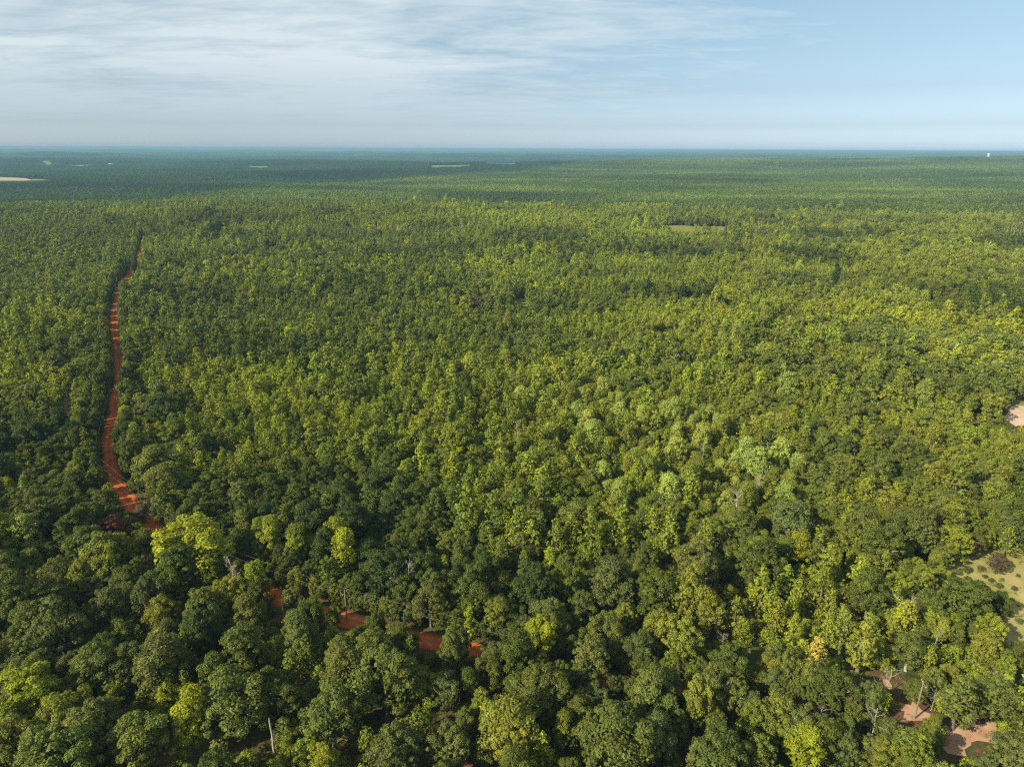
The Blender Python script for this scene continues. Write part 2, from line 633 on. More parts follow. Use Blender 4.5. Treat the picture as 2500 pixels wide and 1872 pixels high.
def catmull(P, per=8):
    out = []
    P = np.vstack([2 * P[0] - P[1], P, 2 * P[-1] - P[-2]])
    for i in range(1, len(P) - 2):
        for k in range(per):
            t = k / per
            out.append(0.5 * ((2 * P[i]) + (-P[i - 1] + P[i + 1]) * t + (2 * P[i - 1] - 5 * P[i] + 4 * P[i + 1] - P[i + 2]) * t * t
                              + (-P[i - 1] + 3 * P[i] - 3 * P[i + 1] + P[i + 2]) * t ** 3))
    out.append(P[-2])
    return np.array(out)


def smooth_line(P, it):
    P = P.copy()
    for _ in range(it):
        P[1:-1] = 0.25 * P[:-2] + 0.5 * P[1:-1] + 0.25 * P[2:]
    return P


ROAD = smooth_line(catmull(road_w[:, :2], 10), 14)


def resample(P, step):
    d = np.r_[0, np.cumsum(np.hypot(*np.diff(P, axis=0).T))]
    s = np.arange(0, d[-1], step)
    return np.stack([np.interp(s, d, P[:, 0]), np.interp(s, d, P[:, 1])], -1)


ROAD = resample(ROAD, 2.0)


def ribbon(name, line, half, lift, mat, nseg=6, rough=0.3, crown=0.0):
    t = np.gradient(line, axis=0)
    t /= np.linalg.norm(t, axis=1)[:, None] + 1e-9
    nrm = np.stack([t[:, 1], -t[:, 0]], -1)
    s = np.arange(len(line)) * 2.0
    rows = []
    us = np.linspace(-1, 1, nseg + 1)
    for q in us:
        w = half * q
        if abs(q) == 1:
            w = w + q * (fbm(s / 9, s * 0 + q * 5, 31) - 0.5) * rough * 4
        p = line + nrm * np.atleast_1d(w)[:, None]
        z = hgt(p[:, 0], p[:, 1]) + lift + crown * (1 - q * q) + (fbm(s / 3, s * 0 + q * 3, 8) - 0.5) * 0.06
        rows.append(np.column_stack([p, z]))
    V = np.stack(rows, 1).reshape(-1, 3)
    n = nseg + 1
    i = np.arange(len(line) - 1)[:, None] * n + np.arange(nseg)[None, :]
    F = np.stack([i, i + n, i + n + 1, i + 1], -1).reshape(-1, 4)
    S_ = np.repeat(us[None, :], len(line), 0).ravel()
    me = mesh_np(name, V, F, mat, {'across': S_}, smooth=True)
    me.update()
    if me.polygons[10].normal.z < 0:
        me.flip_normals()
    o = link(name, me)
    tag(o, kind='structure')
    return o


def road_material():
    mt, t, out = new_mat('red_clay')
    tc = t.nodes.new('ShaderNodeTexCoord')
    v = tc.outputs['Object']
    a = noise(t, v, 0.35, 7, 0.65)
    col = ramp(t, a, [(0.3, (0.27, 0.065, 0.022)), (0.5, (0.42, 0.115, 0.034)), (0.62, (0.52, 0.165, 0.055)), (0.78, (0.60, 0.26, 0.11))])
    ac = t.nodes.new('ShaderNodeAttribute')
    ac.attribute_name = 'across'
    w = math_node(t, 'ABSOLUTE', ac.outputs['Fac'])
    tr = ramp(t, w, [(0.0, 0.80), (0.22, 0.95), (0.36, 1.18), (0.55, 0.95), (0.8, 0.82), (1.0, 0.7)])
    col = mixcol(t, 1.0, col, tr, 'MULTIPLY')
    d = t.nodes.new('ShaderNodeBsdfDiffuse')
    t.links.new(col, d.inputs[0])
    t.links.new(d.outputs[0], out.inputs[0])
    return mt


VERGE = patch_material('road_verge', [(0.12, 0.06, 0.03), (0.085, 0.08, 0.03), (0.06, 0.085, 0.02)], 0.5)
ribbon('road_verge', ROAD, 4.3, 0.06, VERGE, 8, 0.5)
ribbon('dirt_road', ROAD, 2.6, 0.13, road_material(), 8, 0.25, 0.08)

# ------------------------------------------------------------------ foliage builders
PROF = {
    'oak': lambda t: np.sqrt(np.clip(1 - (1.15 * (t - 0.36) / 0.75) ** 2, 0.02, 1)),
    'young': lambda t: np.clip((1 - t) ** 0.6 * (0.6 + 1.3 * t * (1 - t)) * 1.3 + 0.04, 0.04, 1),
    'pine': lambda t: np.clip((1 - t) ** 0.6 * (0.62 + 0.7 * t), 0.06, 1),
    'poplar': lambda t: np.sqrt(np.clip(1 - (1.7 * (t - 0.42)) ** 2, 0.06, 1)) * (1.05 - 0.25 * t),
    'shrub': lambda t: np.sqrt(np.clip(1 - (t * 0.98) ** 2, 0.02, 1)),
}


def foliage(kind, R, z0, z1, nl, lr, per, leaf, rng, squash=0.8, fill=0.10, aspect=1.5, up=0.25, jit=0.5, lobe_in=0.82):
    """leaf cards gathered in clumps on a crown's surface; returns V, F, leafvar, huevar"""
    prof = PROF[kind]
    # clump centres
    k = np.arange(nl)
    t = (k + rng.uniform(0.1, 0.9, nl)) / nl
    wgt = None
    if kind in ('oak', 'shrub', 'poplar'):
        t = t ** 0.85
    th = k * 2.39996 + rng.normal(0, 0.35, nl)
    lump = 1 + 0.22 * np.sin(th * 2 + rng.uniform(0, 6)) + 0.12 * np.sin(th * 3 + rng.uniform(0, 6))
    rr = prof(t) * R * lump * rng.uniform(0.80, 1.08, nl) * lobe_in
    cz = z0 + (z1 - z0) * np.clip(t + rng.normal(0, 0.03, nl), 0, 1)
    C = np.stack([rr * np.cos(th), rr * np.sin(th), cz], -1)
    if kind in ('oak', 'poplar', 'shrub'):      # a few clumps over the top
        m_ = max(3, nl // 7)
        a = rng.uniform(0, 6.28, m_)
        q = R * 0.55 * np.sqrt(rng.uniform(0, 1, m_))
        C = np.vstack([C, np.stack([q * np.cos(a), q * np.sin(a), z1 - lr * 0.4 - (z1 - z0) * 0.25 * (q / R) ** 2], -1)])
    n = len(C)
    LR = lr * rng.uniform(0.5, 1.5, n)
    mid = np.array([0, 0, z0 + 0.35 * (z1 - z0)])
    out = C - mid
    out /= np.linalg.norm(out, axis=1)[:, None] + 1e-6
    nn = rng.normal(0, 1, (n, per, 3))
    nn /= np.linalg.norm(nn, axis=2)[..., None]
    d = (nn * out[:, None, :]).sum(-1)
    nn = np.where((d < -0.25)[..., None], -nn, nn)
    pos = C[:, None, :] + nn * LR[:, None, None] * rng.uniform(0.55, 1.08, (n, per, 1)) * np.array([1, 1, squash])
    nrm = nn + rng.normal(0, jit, (n, per, 3)) + np.array([0, 0, up])
    lobe_v = rng.uniform(0.82, 1.2, n)
    lv = lobe_v[:, None] * rng.uniform(0.84, 1.16, (n, per))
    hv = np.clip(rng.uniform(0.2, 0.8, n)[:, None] + rng.normal(0, 0.16, (n, per)), 0, 1)
    pos, nrm, lv, hv = pos.reshape(-1, 3), nrm.reshape(-1, 3), lv.ravel(), hv.ravel()
    size = leaf * rng.uniform(0.6, 1.25, len(pos))
    nf = int(len(pos) * fill)
    if nf:
        tt = rng.uniform(0.02, 0.92, nf)
        a = rng.uniform(0, 6.28, nf)
        q = prof(tt) * R * rng.uniform(0.1, 0.75, nf)
        pos = np.vstack([pos, np.stack([q * np.cos(a), q * np.sin(a), z0 + (z1 - z0) * tt * 0.93], -1)])
        nrm = np.vstack([nrm, rng.normal(0, 1, (nf, 3))])
        lv = np.r_[lv, rng.uniform(0.8, 1.1, nf)]
        hv = np.r_[hv, rng.uniform(0.2, 0.7, nf)]
        size = np.r_[size, leaf * 1.8 * np.ones(nf)]
    return cards(pos, nrm, size, aspect, rng) + (lv, hv)


def crown_geo(kind, R, z0, z1, par, rng, sp, aspect, fill):
    nl, lr, per, leaf = par
    if kind != 'oak':
        return foliage(kind, R, z0, z1, nl, lr, per, leaf, rng, sp['squash'], aspect=aspect, up=sp['up'], fill=fill)
    # a broad crown is several leaders' crowns of unequal size and height grown together
    n = int(rng.integers(4, 8))
    Vs, Fs, A, B, o = [], [], [], [], 0
    a0 = rng.uniform(0, 6.283)
    tot = 0.0
    subs = []
    for k in range(n):
        r = R * rng.uniform(0.34, 0.60) if k else R * 0.62
        off = (R - r) * rng.uniform(0.75, 1.05) if k else R * 0.12
        a = a0 + k * 6.283 / (n - 1) + rng.normal(0, 0.35)
        top = z1 * rng.uniform(0.70, 0.97) if k else z1
        bot = z0 * rng.uniform(0.75, 1.25)
        subs.append((off * math.cos(a), off * math.sin(a), r, bot, top))
        tot += r * r
    for (x, y, r, bot, top) in subs:
        q = max(5, int(nl * 1.15 * r * r / tot))
        V, F, lv, hv = foliage('oak', r, bot, top, q, lr * rng.uniform(0.8, 1.1), per, leaf, rng, sp['squash'], aspect=aspect, up=sp['up'], fill=fill)
        V = V + np.array([x, y, 0])
        Vs.append(V)
        Fs.append(F + o)
        o += len(V)
        A.append(lv * rng.uniform(0.88, 1.12))
        B.append(np.clip(hv + rng.normal(0, 0.08), 0, 1))
    return np.concatenate(Vs), np.concatenate(Fs), np.concatenate(A), np.concatenate(B)


def cards(pos, nrm, size, aspect, rng):
    nrm = nrm / (np.linalg.norm(nrm, axis=1)[:, None] + 1e-6)
    a = np.cross(nrm, rng.normal(0, 1, nrm.shape))
    a /= np.linalg.norm(a, axis=1)[:, None] + 1e-6
    b = np.cross(nrm, a)
    s = size[:, None] * 0.5
    j = rng.uniform(0.7, 1.2, (4, len(pos), 1))
    la = math.sqrt(aspect)
    V = np.stack([pos - a * s * la * j[0], pos - b * s / la * j[1] + nrm * s * 0.25, pos + a * s * la * j[2], pos + b * s / la * j[3] + nrm * s * 0.25], 1)
    F = np.arange(len(pos) * 4).reshape(-1, 4)
    return V.reshape(-1, 3), F


def trunk_geo(kind, Ht, R, z0, z1, rng, r=None, limbs=6, sides=7):
    r = r or 0.028 * Ht
    lean = rng.normal(0, 0.02 * Ht, 2)
    top = z0 + (z1 - z0) * (0.92 if kind in ('pine', 'young', 'poplar') else 0.55)
    zz = np.linspace(-0.6, top, 6)
    pts = np.stack([lean[0] * (zz / top) ** 2, lean[1] * (zz / top) ** 2, zz], -1)
    pts[1:-1, :2] += rng.normal(0, 0.008 * Ht, (4, 2))
    rad = r * np.array([1.35, 1.0, 0.86, 0.7, 0.5, 0.18])
    parts = [tube(pts, rad, sides)]
    for k in range(limbs):
        f = rng.uniform(0.35, 0.85)
        i = f * (len(pts) - 1)
        i0 = int(i)
        p = pts[i0] + (pts[min(i0 + 1, 5)] - pts[i0]) * (i - i0)
        if p[2] < z0 * 0.7:
            p = pts[3].copy()
        a = 2.4 * k + rng.uniform(0, 0.8)
        ln = R * rng.uniform(0.5, 0.84) * (1 if kind != 'young' else 0.6)
        rise = ln * (rng.uniform(0.5, 1.1) if kind == 'oak' else rng.uniform(0.15, 0.5))
        q = p + np.array([math.cos(a) * ln, math.sin(a) * ln, rise])
        if q[2] > z1 - 0.4:
            q[2] = z1 - 0.4
        mid = (p + q) / 2 + np.array([0, 0, -0.08 * ln]) + rng.normal(0, 0.05 * ln, 3)
        br = r * (0.42 if kind == 'oak' else 0.2)
        parts.append(tube([p, mid, q], [br, br * 0.65, br * 0.2], 5))
    return join(parts)


# kind: R, height, crown base, clumps, clump radius, cards per clump, card size (near / mid)
SPEC = {
    'oak':    dict(R=5.6, Ht=14.0, z0=3.8, near=(80, 1.05, 130, 0.38), mid=(34, 1.3, 24, 0.85), squash=0.75, aspect=1.25, up=0.35),
    'young':  dict(R=1.9, Ht=8.9, z0=1.0, near=(28, 0.8, 26, 0.42), mid=(16, 0.95, 13, 0.66), squash=0.9, aspect=1.4, up=0.15),
    'pine':   dict(R=2.9, Ht=12.5, z0=3.6, near=(34, 0.85, 46, 0.40), mid=(16, 1.0, 15, 0.75), squash=0.6, aspect=2.4, up=0.5),
    'poplar': dict(R=4.0, Ht=16.0, z0=3.2, near=(56, 1.25, 80, 0.46), mid=(30, 1.5, 28, 0.85), squash=0.9, aspect=1.2, up=0.3),
    'shrub':  dict(R=1.7, Ht=2.6, z0=0.1, near=(20, 0.6, 34, 0.26), mid=(9, 0.8, 14, 0.5), squash=0.8, aspect=1.3, up=0.3),
}
CAT = {'oak': 'broadleaf_tree', 'young': 'young_tree', 'pine': 'pine_tree', 'poplar': 'poplar_tree', 'shrub': 'shrub'}
NVAR = {'oak': 9, 'young': 7, 'pine': 6, 'poplar': 6, 'shrub': 5}
CROWN, TRUNK, MIDP = {}, {}, {}


def make_variants():
    for ki, (kind, sp) in enumerate(SPEC.items()):
        CROWN[kind], TRUNK[kind], MIDP[kind] = [], [], []
        mat = NEEDLE if kind == 'pine' else LEAF
        for v in range(NVAR[kind]):
            rng = np.random.default_rng(100 * ki + v + 5)
            R = sp['R'] * rng.uniform(0.9, 1.1)
            Ht = sp['Ht'] * rng.uniform(0.93, 1.07)
            z0 = sp['z0'] * rng.uniform(0.85, 1.15)
            V, F, lv, hv = crown_geo(kind, R, z0, Ht, sp['near'], rng, sp, sp['aspect'], 0.12)
            CROWN[kind].append(mesh_np('crown', V, F, mat, {'leafvar': lv, 'huevar': hv}))
            bark = PALEBARK if (kind == 'oak' and v % 3 == 0) else BARK
            if kind == 'shrub':
                parts = []
                for q in range(5):
                    a = q * 1.3 + rng.uniform(0, 1)
                    parts.append(tube([(0, 0, -0.2), (0.25 * math.cos(a), 0.25 * math.sin(a), 0.8), (0.8 * math.cos(a), 0.8 * math.sin(a), 1.9)], [0.05, 0.035, 0.012], 5))
                TV, TF = join(parts)
            else:
                TV, TF = trunk_geo(kind, Ht, R, z0, Ht, rng, limbs=13 if kind == 'oak' else 5)
            TRUNK[kind].append(mesh_np('trunk', TV, TF, bark, smooth=True))
            V, F, lv, hv = crown_geo(kind, R, z0, Ht, sp['mid'], rng, sp, min(sp['aspect'], 1.8), 0.2)
            tv, tf = tube([(0, 0, -1.0), (0, 0, Ht * 0.7)], [0.018 * Ht, 0.006 * Ht], 4, cap=False)
            V2, F2 = join([(V, F), (tv, tf)])
            k = np.r_[np.zeros(len(F), int), np.ones(len(tf), int)]
            MIDP[kind].append(mesh_np('tree_form', V2, F2, [mat, bark], {'leafvar': np.r_[lv, np.ones(len(tf))], 'huevar': np.r_[hv, np.ones(len(tf)) * .5]}, k))


make_variants()

# ------------------------------------------------------------------ colours (leaf reflectance)
TINTS = {
    'dark':   (0.056, 0.084, 0.017),
    'deep':   (0.090, 0.117, 0.020),
    'olive':  (0.124, 0.146, 0.029),
    'grey':   (0.118, 0.140, 0.038),
    'mid':    (0.138, 0.170, 0.021),
    'bright': (0.192, 0.228, 0.024),
    'yolive': (0.182, 0.200, 0.028),
    'pale':   (0.285, 0.335, 0.070),
    'lime':   (0.235, 0.275, 0.018),
    'yellow': (0.265, 0.290, 0.022),
    'gold':   (0.320, 0.260, 0.050),
    'rust':   (0.150, 0.062, 0.036),
    'brown':  (0.125, 0.100, 0.062),
    'silver': (0.310, 0.368, 0.264),
}
WORD = {'dark': 'dark green', 'deep': 'deep green', 'olive': 'olive green', 'grey': 'grey green', 'mid': 'mid green', 'bright': 'bright green',
        'yolive': 'yellow olive', 'pale': 'pale green', 'lime': 'lime green', 'yellow': 'yellow green', 'gold': 'golden', 'rust': 'rusty red',
        'brown': 'greyish brown', 'silver': 'silvery'}

# distinct trees: u, v of the crown's middle, crown width in photo pixels, kind, tint, height/width stretch, own label (or None)
LM = [
    (462, 1290, 190, 'oak', 'yellow', 1.0, 'broad bright yellow green tree, largest light crown beside the road bend'),
    (495, 1532, 110, 'oak', 'dark', 1.25, None), (589, 1580, 130, 'oak', 'olive', 1.0, None), (563, 1682, 190, 'oak', 'olive', 1.0, None),
    (470, 1740, 118, 'oak', 'lime', 1.3, 'tall lime green tree low in the left foreground, among olive oaks'),
    (732, 1543, 115, 'oak', 'grey', 1.1, None), (938, 1640, 190, 'oak', 'olive', 1.0, None), (807, 1720, 160, 'oak', 'olive', 1.0, None),
    (968, 1825, 140, 'oak', 'grey', 1.0, None), (1088, 1590, 58, 'oak', 'olive', 1.0, None), (1000, 1566, 52, 'oak', 'grey', 1.0, None),
    (1186, 1612, 50, 'oak', 'mid', 0.9, None), (880, 1548, 46, 'oak', 'deep', 1.0, None),
    (788, 1852, 95, 'oak', 'yellow', 1.1, 'yellow green crown cut by the bottom edge, right of the bare grey snag'),
    (390, 1607, 150, 'oak', 'grey', 1.0, None), (338, 1795, 150, 'oak', 'olive', 1.0, None), (398, 1494, 92, 'oak', 'yolive', 1.0, None),
    (431, 1374, 120, 'oak', 'deep', 1.0, None),
    (623, 1405, 62, 'poplar', 'lime', 1.0, 'narrow lime green tree above the first orange road patch'),
    (559, 1445, 100, 'oak', 'yolive', 0.9, None),
    (840, 1345, 75, 'poplar', 'lime', 1.1, 'upright lime green tree up right of the narrow lime tree'),
    (660, 1305, 90, 'oak', 'bright', 1.2, None), (728, 1325, 100, 'oak', 'bright', 1.1, None),
    (1242, 1759, 180, 'oak', 'yolive', 1.0, 'broad yellow olive tree at the bottom, middle of the photo'),
    (1087, 1675, 100, 'oak', 'grey', 1.0, None), (1445, 1600, 110, 'oak', 'grey', 1.0, None), (1506, 1777, 215, 'oak', 'olive', 1.0, None),
    (1090, 1805, 110, 'oak', 'grey', 1.1, None), (1380, 1776, 80, 'oak', 'yolive', 1.3, None), (1597, 1440, 130, 'oak', 'deep', 1.0, None),
    (1380, 1422, 90, 'oak', 'mid', 1.1, None), (1050, 1470, 90, 'oak', 'grey', 1.1, None), (1210, 1600, 90, 'oak', 'grey', 1.0, None),
    (1760, 1820, 160, 'oak', 'olive', 1.0, None), (1597, 1690, 150, 'oak', 'olive', 1.0, None),
    (1954, 1326, 68, 'poplar', 'yellow', 0.8, 'spiky yellow tree right of the dark round oak, right of centre'),
    (1863, 1352, 130, 'oak', 'deep', 1.0, 'dark round oak left of the spiky yellow tree'),
    (2153, 1323, 120, 'oak', 'deep', 1.0, None), (2026, 1363, 68, 'pine', 'bright', 1.0, None), (1957, 1399, 28, 'young', 'lime', 1.0, None),
    (2127, 1442, 110, 'oak', 'deep', 1.0, None), (1832, 1446, 32, 'young', 'yellow', 0.8, 'small bright yellow green sapling under the dark round oak'),
    (1780, 1507, 30, 'young', 'yellow', 1.0, 'narrow yellow green sapling beside the dark oak, near a bare bush'),
    (1990, 1605, 62, 'young', 'gold', 1.0, 'golden cone shaped tree in the lower right, lighter than all around it'),
    (2109, 1565, 80, 'pine', 'yolive', 0.9, None),
    (2367, 1453, 125, 'oak', 'deep', 0.8, 'dark spreading oak standing at the edge of the dry pasture'),
    (2440, 1470, 60, 'oak', 'deep', 0.8, None),
    (2142, 1703, 56, 'poplar', 'lime', 0.8, 'bright lime green tree left of the clay clearing with the pole'),
    (1780, 1618, 112, 'oak', 'deep', 1.0, None), (2044, 1678, 120, 'oak', 'deep', 0.85, None), (1896, 1743, 120, 'oak', 'yolive', 0.9, None),
    (2246, 1826, 84, 'pine', 'mid', 0.9, None), (2410, 1880, 60, 'oak', 'grey', 0.9, None), (2435, 1690, 105, 'oak', 'olive', 0.8, None),
    (1968, 1825, 90, 'poplar', 'lime', 0.8, None), (2160, 1838, 105, 'oak', 'yolive', 0.9, None), (2468, 1835, 100, 'oak', 'grey', 0.9, None),
    (2345, 1698, 84, 'pine', 'olive', 0.8, None), (2225, 1578, 95, 'oak', 'olive', 0.9, None),
    (2298, 1398, 50, 'oak', 'bright', 0.8, None),
    (2370, 1333, 40, 'oak', 'brown', 1.0, 'greyish brown tree above the pasture, left of its darker neighbour'),
    (2439, 1368, 45, 'oak', 'brown', 0.8, 'greyish brown tree at the far edge of the pasture, right one of two'),
    (392, 985, 88, 'oak', 'dark', 1.0, 'dark round oak right of the narrow middle stretch of the road'),
    (380, 1121, 130, 'oak', 'olive', 0.9, None), (330, 1085, 75, 'oak', 'olive', 1.0, None), (405, 1160, 110, 'oak', 'olive', 0.9, None),
    (203, 995, 36, 'poplar', 'lime', 0.8, 'small lime green tree left of the road, opposite the dark round oak'),
    (306, 1010, 32, 'poplar', 'lime', 0.8, None),
    (272, 1286, 78, 'oak', 'rust', 0.8, 'rusty red dead-leaved tree left of the road bend'),
    (345, 1252, 36, 'poplar', 'brown', 0.7, 'brown half-bare tree between the rusty tree and the road'),
    (60, 1300, 56, 'poplar', 'pale', 1.0, 'tall pale green tree near the left edge, left of the rusty tree'),
    (75, 1370, 52, 'poplar', 'yolive', 0.9, None),
    (41, 1150, 30, 'poplar', 'pale', 0.9, None), (19, 1185, 28, 'poplar', 'lime', 0.9, None), (76, 1042, 80, 'oak', 'dark', 1.0, None),
    (1478, 1301, 66, 'poplar', 'bright', 0.85, 'single rounded cone of light green with a dark shadow on its right'),
    (1975, 1182, 26, 'poplar', 'silver', 0.8, 'small silvery white tree right of the pale tall stand'),
    (1272, 1102, 45, 'poplar', 'bright', 1.0, None), (770, 960, 50, 'oak', 'deep', 1.0, None), (1130, 930, 60, 'oak', 'deep', 1.2, None),
    (1180, 1010, 50, 'oak', 'deep', 1.2, None), (1388, 632, 26, 'oak', 'brown', 1.0, 'brownish bare-looking tree alone in the middle distance'),
    (1165, 735, 44, 'oak', 'brown', 0.8, None), (1318, 745, 40, 'oak', 'deep', 1.0, 'dark round tree right of the small grass clearing in the middle'),
    (2045, 672, 34, 'oak', 'dark', 1.2, 'dark tree with a black shadow, middle distance on the right'),
    (530, 545, 40, 'oak', 'dark', 0.8, 'small dark tree far out, right of the road end'),
    (1720, 541, 20, 'oak', 'brown', 1.0, 'greyish purple tree behind the far grass strip'),
]
for q in [(1272, 972, 45), (1417, 976, 45), (1355, 998, 35), (1533, 1066, 50), (1648, 1106, 58), (1442, 1066, 60), (1511, 1008, 45), (1627, 1005, 40),
          (1829, 1012, 40), (1580, 1150, 58), (1634, 1200, 66), (1847, 1131, 66), (1797, 1131, 48), (1905, 1110, 58), (1956, 1081, 48), (1569, 1019, 45),
          (1735, 1008, 35), (1714, 1070, 56), (1923, 940, 45), (1300, 985, 36), (1470, 1020, 40), (1890, 1165, 44), (1760, 1150, 44), (1690, 1040, 36)]:
    LM.append((q[0], q[1], q[2], 'poplar', 'pale' if (q[0] // 7) % 3 else 'yolive', 1.0, None))

# places where the forest opens so that something on the ground shows: u, v, radius (photo px)
GAPS = [(2234, 1742, 50), (2368, 1796, 80), (2336, 1826, 44), (2161, 1672, 16), (1826, 1585, 20), (338, 640, 6), (326, 657, 7), (316, 672, 7), (344, 615, 5), (306, 688, 6), (563, 1402, 9), (660, 1446, 15), (683, 1458, 14), (650, 1474, 13), (837, 1512, 16), (893, 1527, 16), (942, 1540, 18), (1040, 1565, 15), (1030, 1560, 10),
        (1145, 1582, 20), (1170, 1586, 12), (1401, 1640, 12), (1480, 1668, 12), (1816, 1722, 9),
        (430, 1480, 10), (446, 1506, 12), (788, 1496, 6), (672, 1822, 12), (640, 1790, 22), (600, 1800, 18),
        (270, 1130, 17), (280, 1165, 19), (302, 1200, 16), (330, 1232, 12), (348, 1262, 10), (264, 1090, 8)]

GAPS = [(a, b, c * (0.50 if b > 1390 else 0.85)) for a, b, c in GAPS]


def road_dist(P):
    P = np.atleast_2d(P)
    out = np.full(len(P), 1e9)
    lo, hi = ROAD.min(0) - 15, ROAD.max(0) + 15
    idx = np.where(((P > lo) & (P < hi)).all(1))[0]
    for s in range(0, len(idx), 4000):
        ii = idx[s:s + 4000]
        d = P[ii][:, None, :] - ROAD[None, :, :]
        out[ii] = np.sqrt((d * d).sum(-1).min(1))
    return out


# regions of the photograph (2500 x 1872)
PLANT = [(-400, 700), (-400, 500), (130, 512), (300, 560), (330, 600), (300, 680), (190, 720), (90, 740)]
YSTAND1 = [(1900, 740), (2120, 742), (2330, 775), (2600, 790), (2600, 830), (2320, 815), (2080, 790), (1960, 775)]
YSTAND2 = [(1700, 745), (1840, 770), (1860, 790), (1745, 785)]
YSTAND3 = [(1740, 700), (1800, 700), (1810, 730), (1750, 725)]
POPZ = [(1240, 960), (1600, 985), (1960, 1010), (2000, 1200), (1850, 1250), (1560, 1240), (1350, 1100)]
SCRUB = [(2150, 1350), (2270, 1370), (2500, 1340), (2700, 1340), (2700, 1750), (2440, 1640), (2330, 1560), (2230, 1440)]
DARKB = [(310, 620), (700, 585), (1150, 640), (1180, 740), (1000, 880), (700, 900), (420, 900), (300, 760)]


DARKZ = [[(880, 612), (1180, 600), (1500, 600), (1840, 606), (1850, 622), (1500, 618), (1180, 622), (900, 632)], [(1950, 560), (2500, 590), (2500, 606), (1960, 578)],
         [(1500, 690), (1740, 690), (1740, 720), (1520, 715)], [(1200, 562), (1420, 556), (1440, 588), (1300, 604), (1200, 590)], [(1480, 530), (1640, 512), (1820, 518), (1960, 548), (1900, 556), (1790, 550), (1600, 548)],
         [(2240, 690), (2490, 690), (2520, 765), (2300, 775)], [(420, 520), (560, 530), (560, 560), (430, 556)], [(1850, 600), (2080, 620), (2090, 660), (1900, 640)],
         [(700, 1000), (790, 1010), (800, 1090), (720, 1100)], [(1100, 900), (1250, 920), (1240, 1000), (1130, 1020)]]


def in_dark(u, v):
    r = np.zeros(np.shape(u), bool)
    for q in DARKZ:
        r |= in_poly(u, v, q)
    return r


def pbig(u, v, x, y):
    """share of ground under full-grown crowns"""
    n = fbm(x / 45, y / 45, 71, 3)
    n2 = fbm(x / 130, y / 130, 75, 2)
    fore = 1380 - 130 * sstep(u, 900, 350) if False else np.where(u < 900, 1270 + 0.06 * (u - 400), 1330 + 40 * sstep(u, 900, 1300))
    p = np.where(v > fore, 1.0, 0.0)
    # left of the road
    lroad = (u < np.interp(v, [600, 700, 900, 1030, 1120, 1250], [330, 290, 285, 270, 260, 340])) & (v > 690)
    p = np.where(lroad, 0.85, p)
    midz = (p == 0)
    soft = sstep(n * 0.6 + n2 * 0.4, 0.50, 0.60)
    p = np.where(midz, soft * 0.62, p)
    right = midz & (u > 1850)
    p = np.where(right, np.maximum(p, 0.25 + 0.6 * sstep(n, 0.40, 0.55)), p)
    farb = midz & (v < 560)
    p = np.where(farb, np.maximum(p, 0.8 * sstep(n, 0.38, 0.55)), p)
    band = midz & (v > 520) & (v < 640) & (u > 2000)
    p = np.where(band, 0.95, p)
    for pl, val in ((PLANT, 0.04), (YSTAND1, 0.06), (YSTAND2, 0.02), (YSTAND3, 0.0), (POPZ, 0.7), (SCRUB, 0.10)):
        p = np.where(in_poly(u, v, pl), val, p)
    p = np.where(in_dark(u, v), 0.9, p)
    p = np.where((v > 1350) & (u + 0.5 * (v - 1400) > 1750), p * 0.72, p)
    near_r = (u < 520) & (u > 290) & (v > 930) & (v < 1270)
    p = np.where(near_r, 0.8, p)
    return p


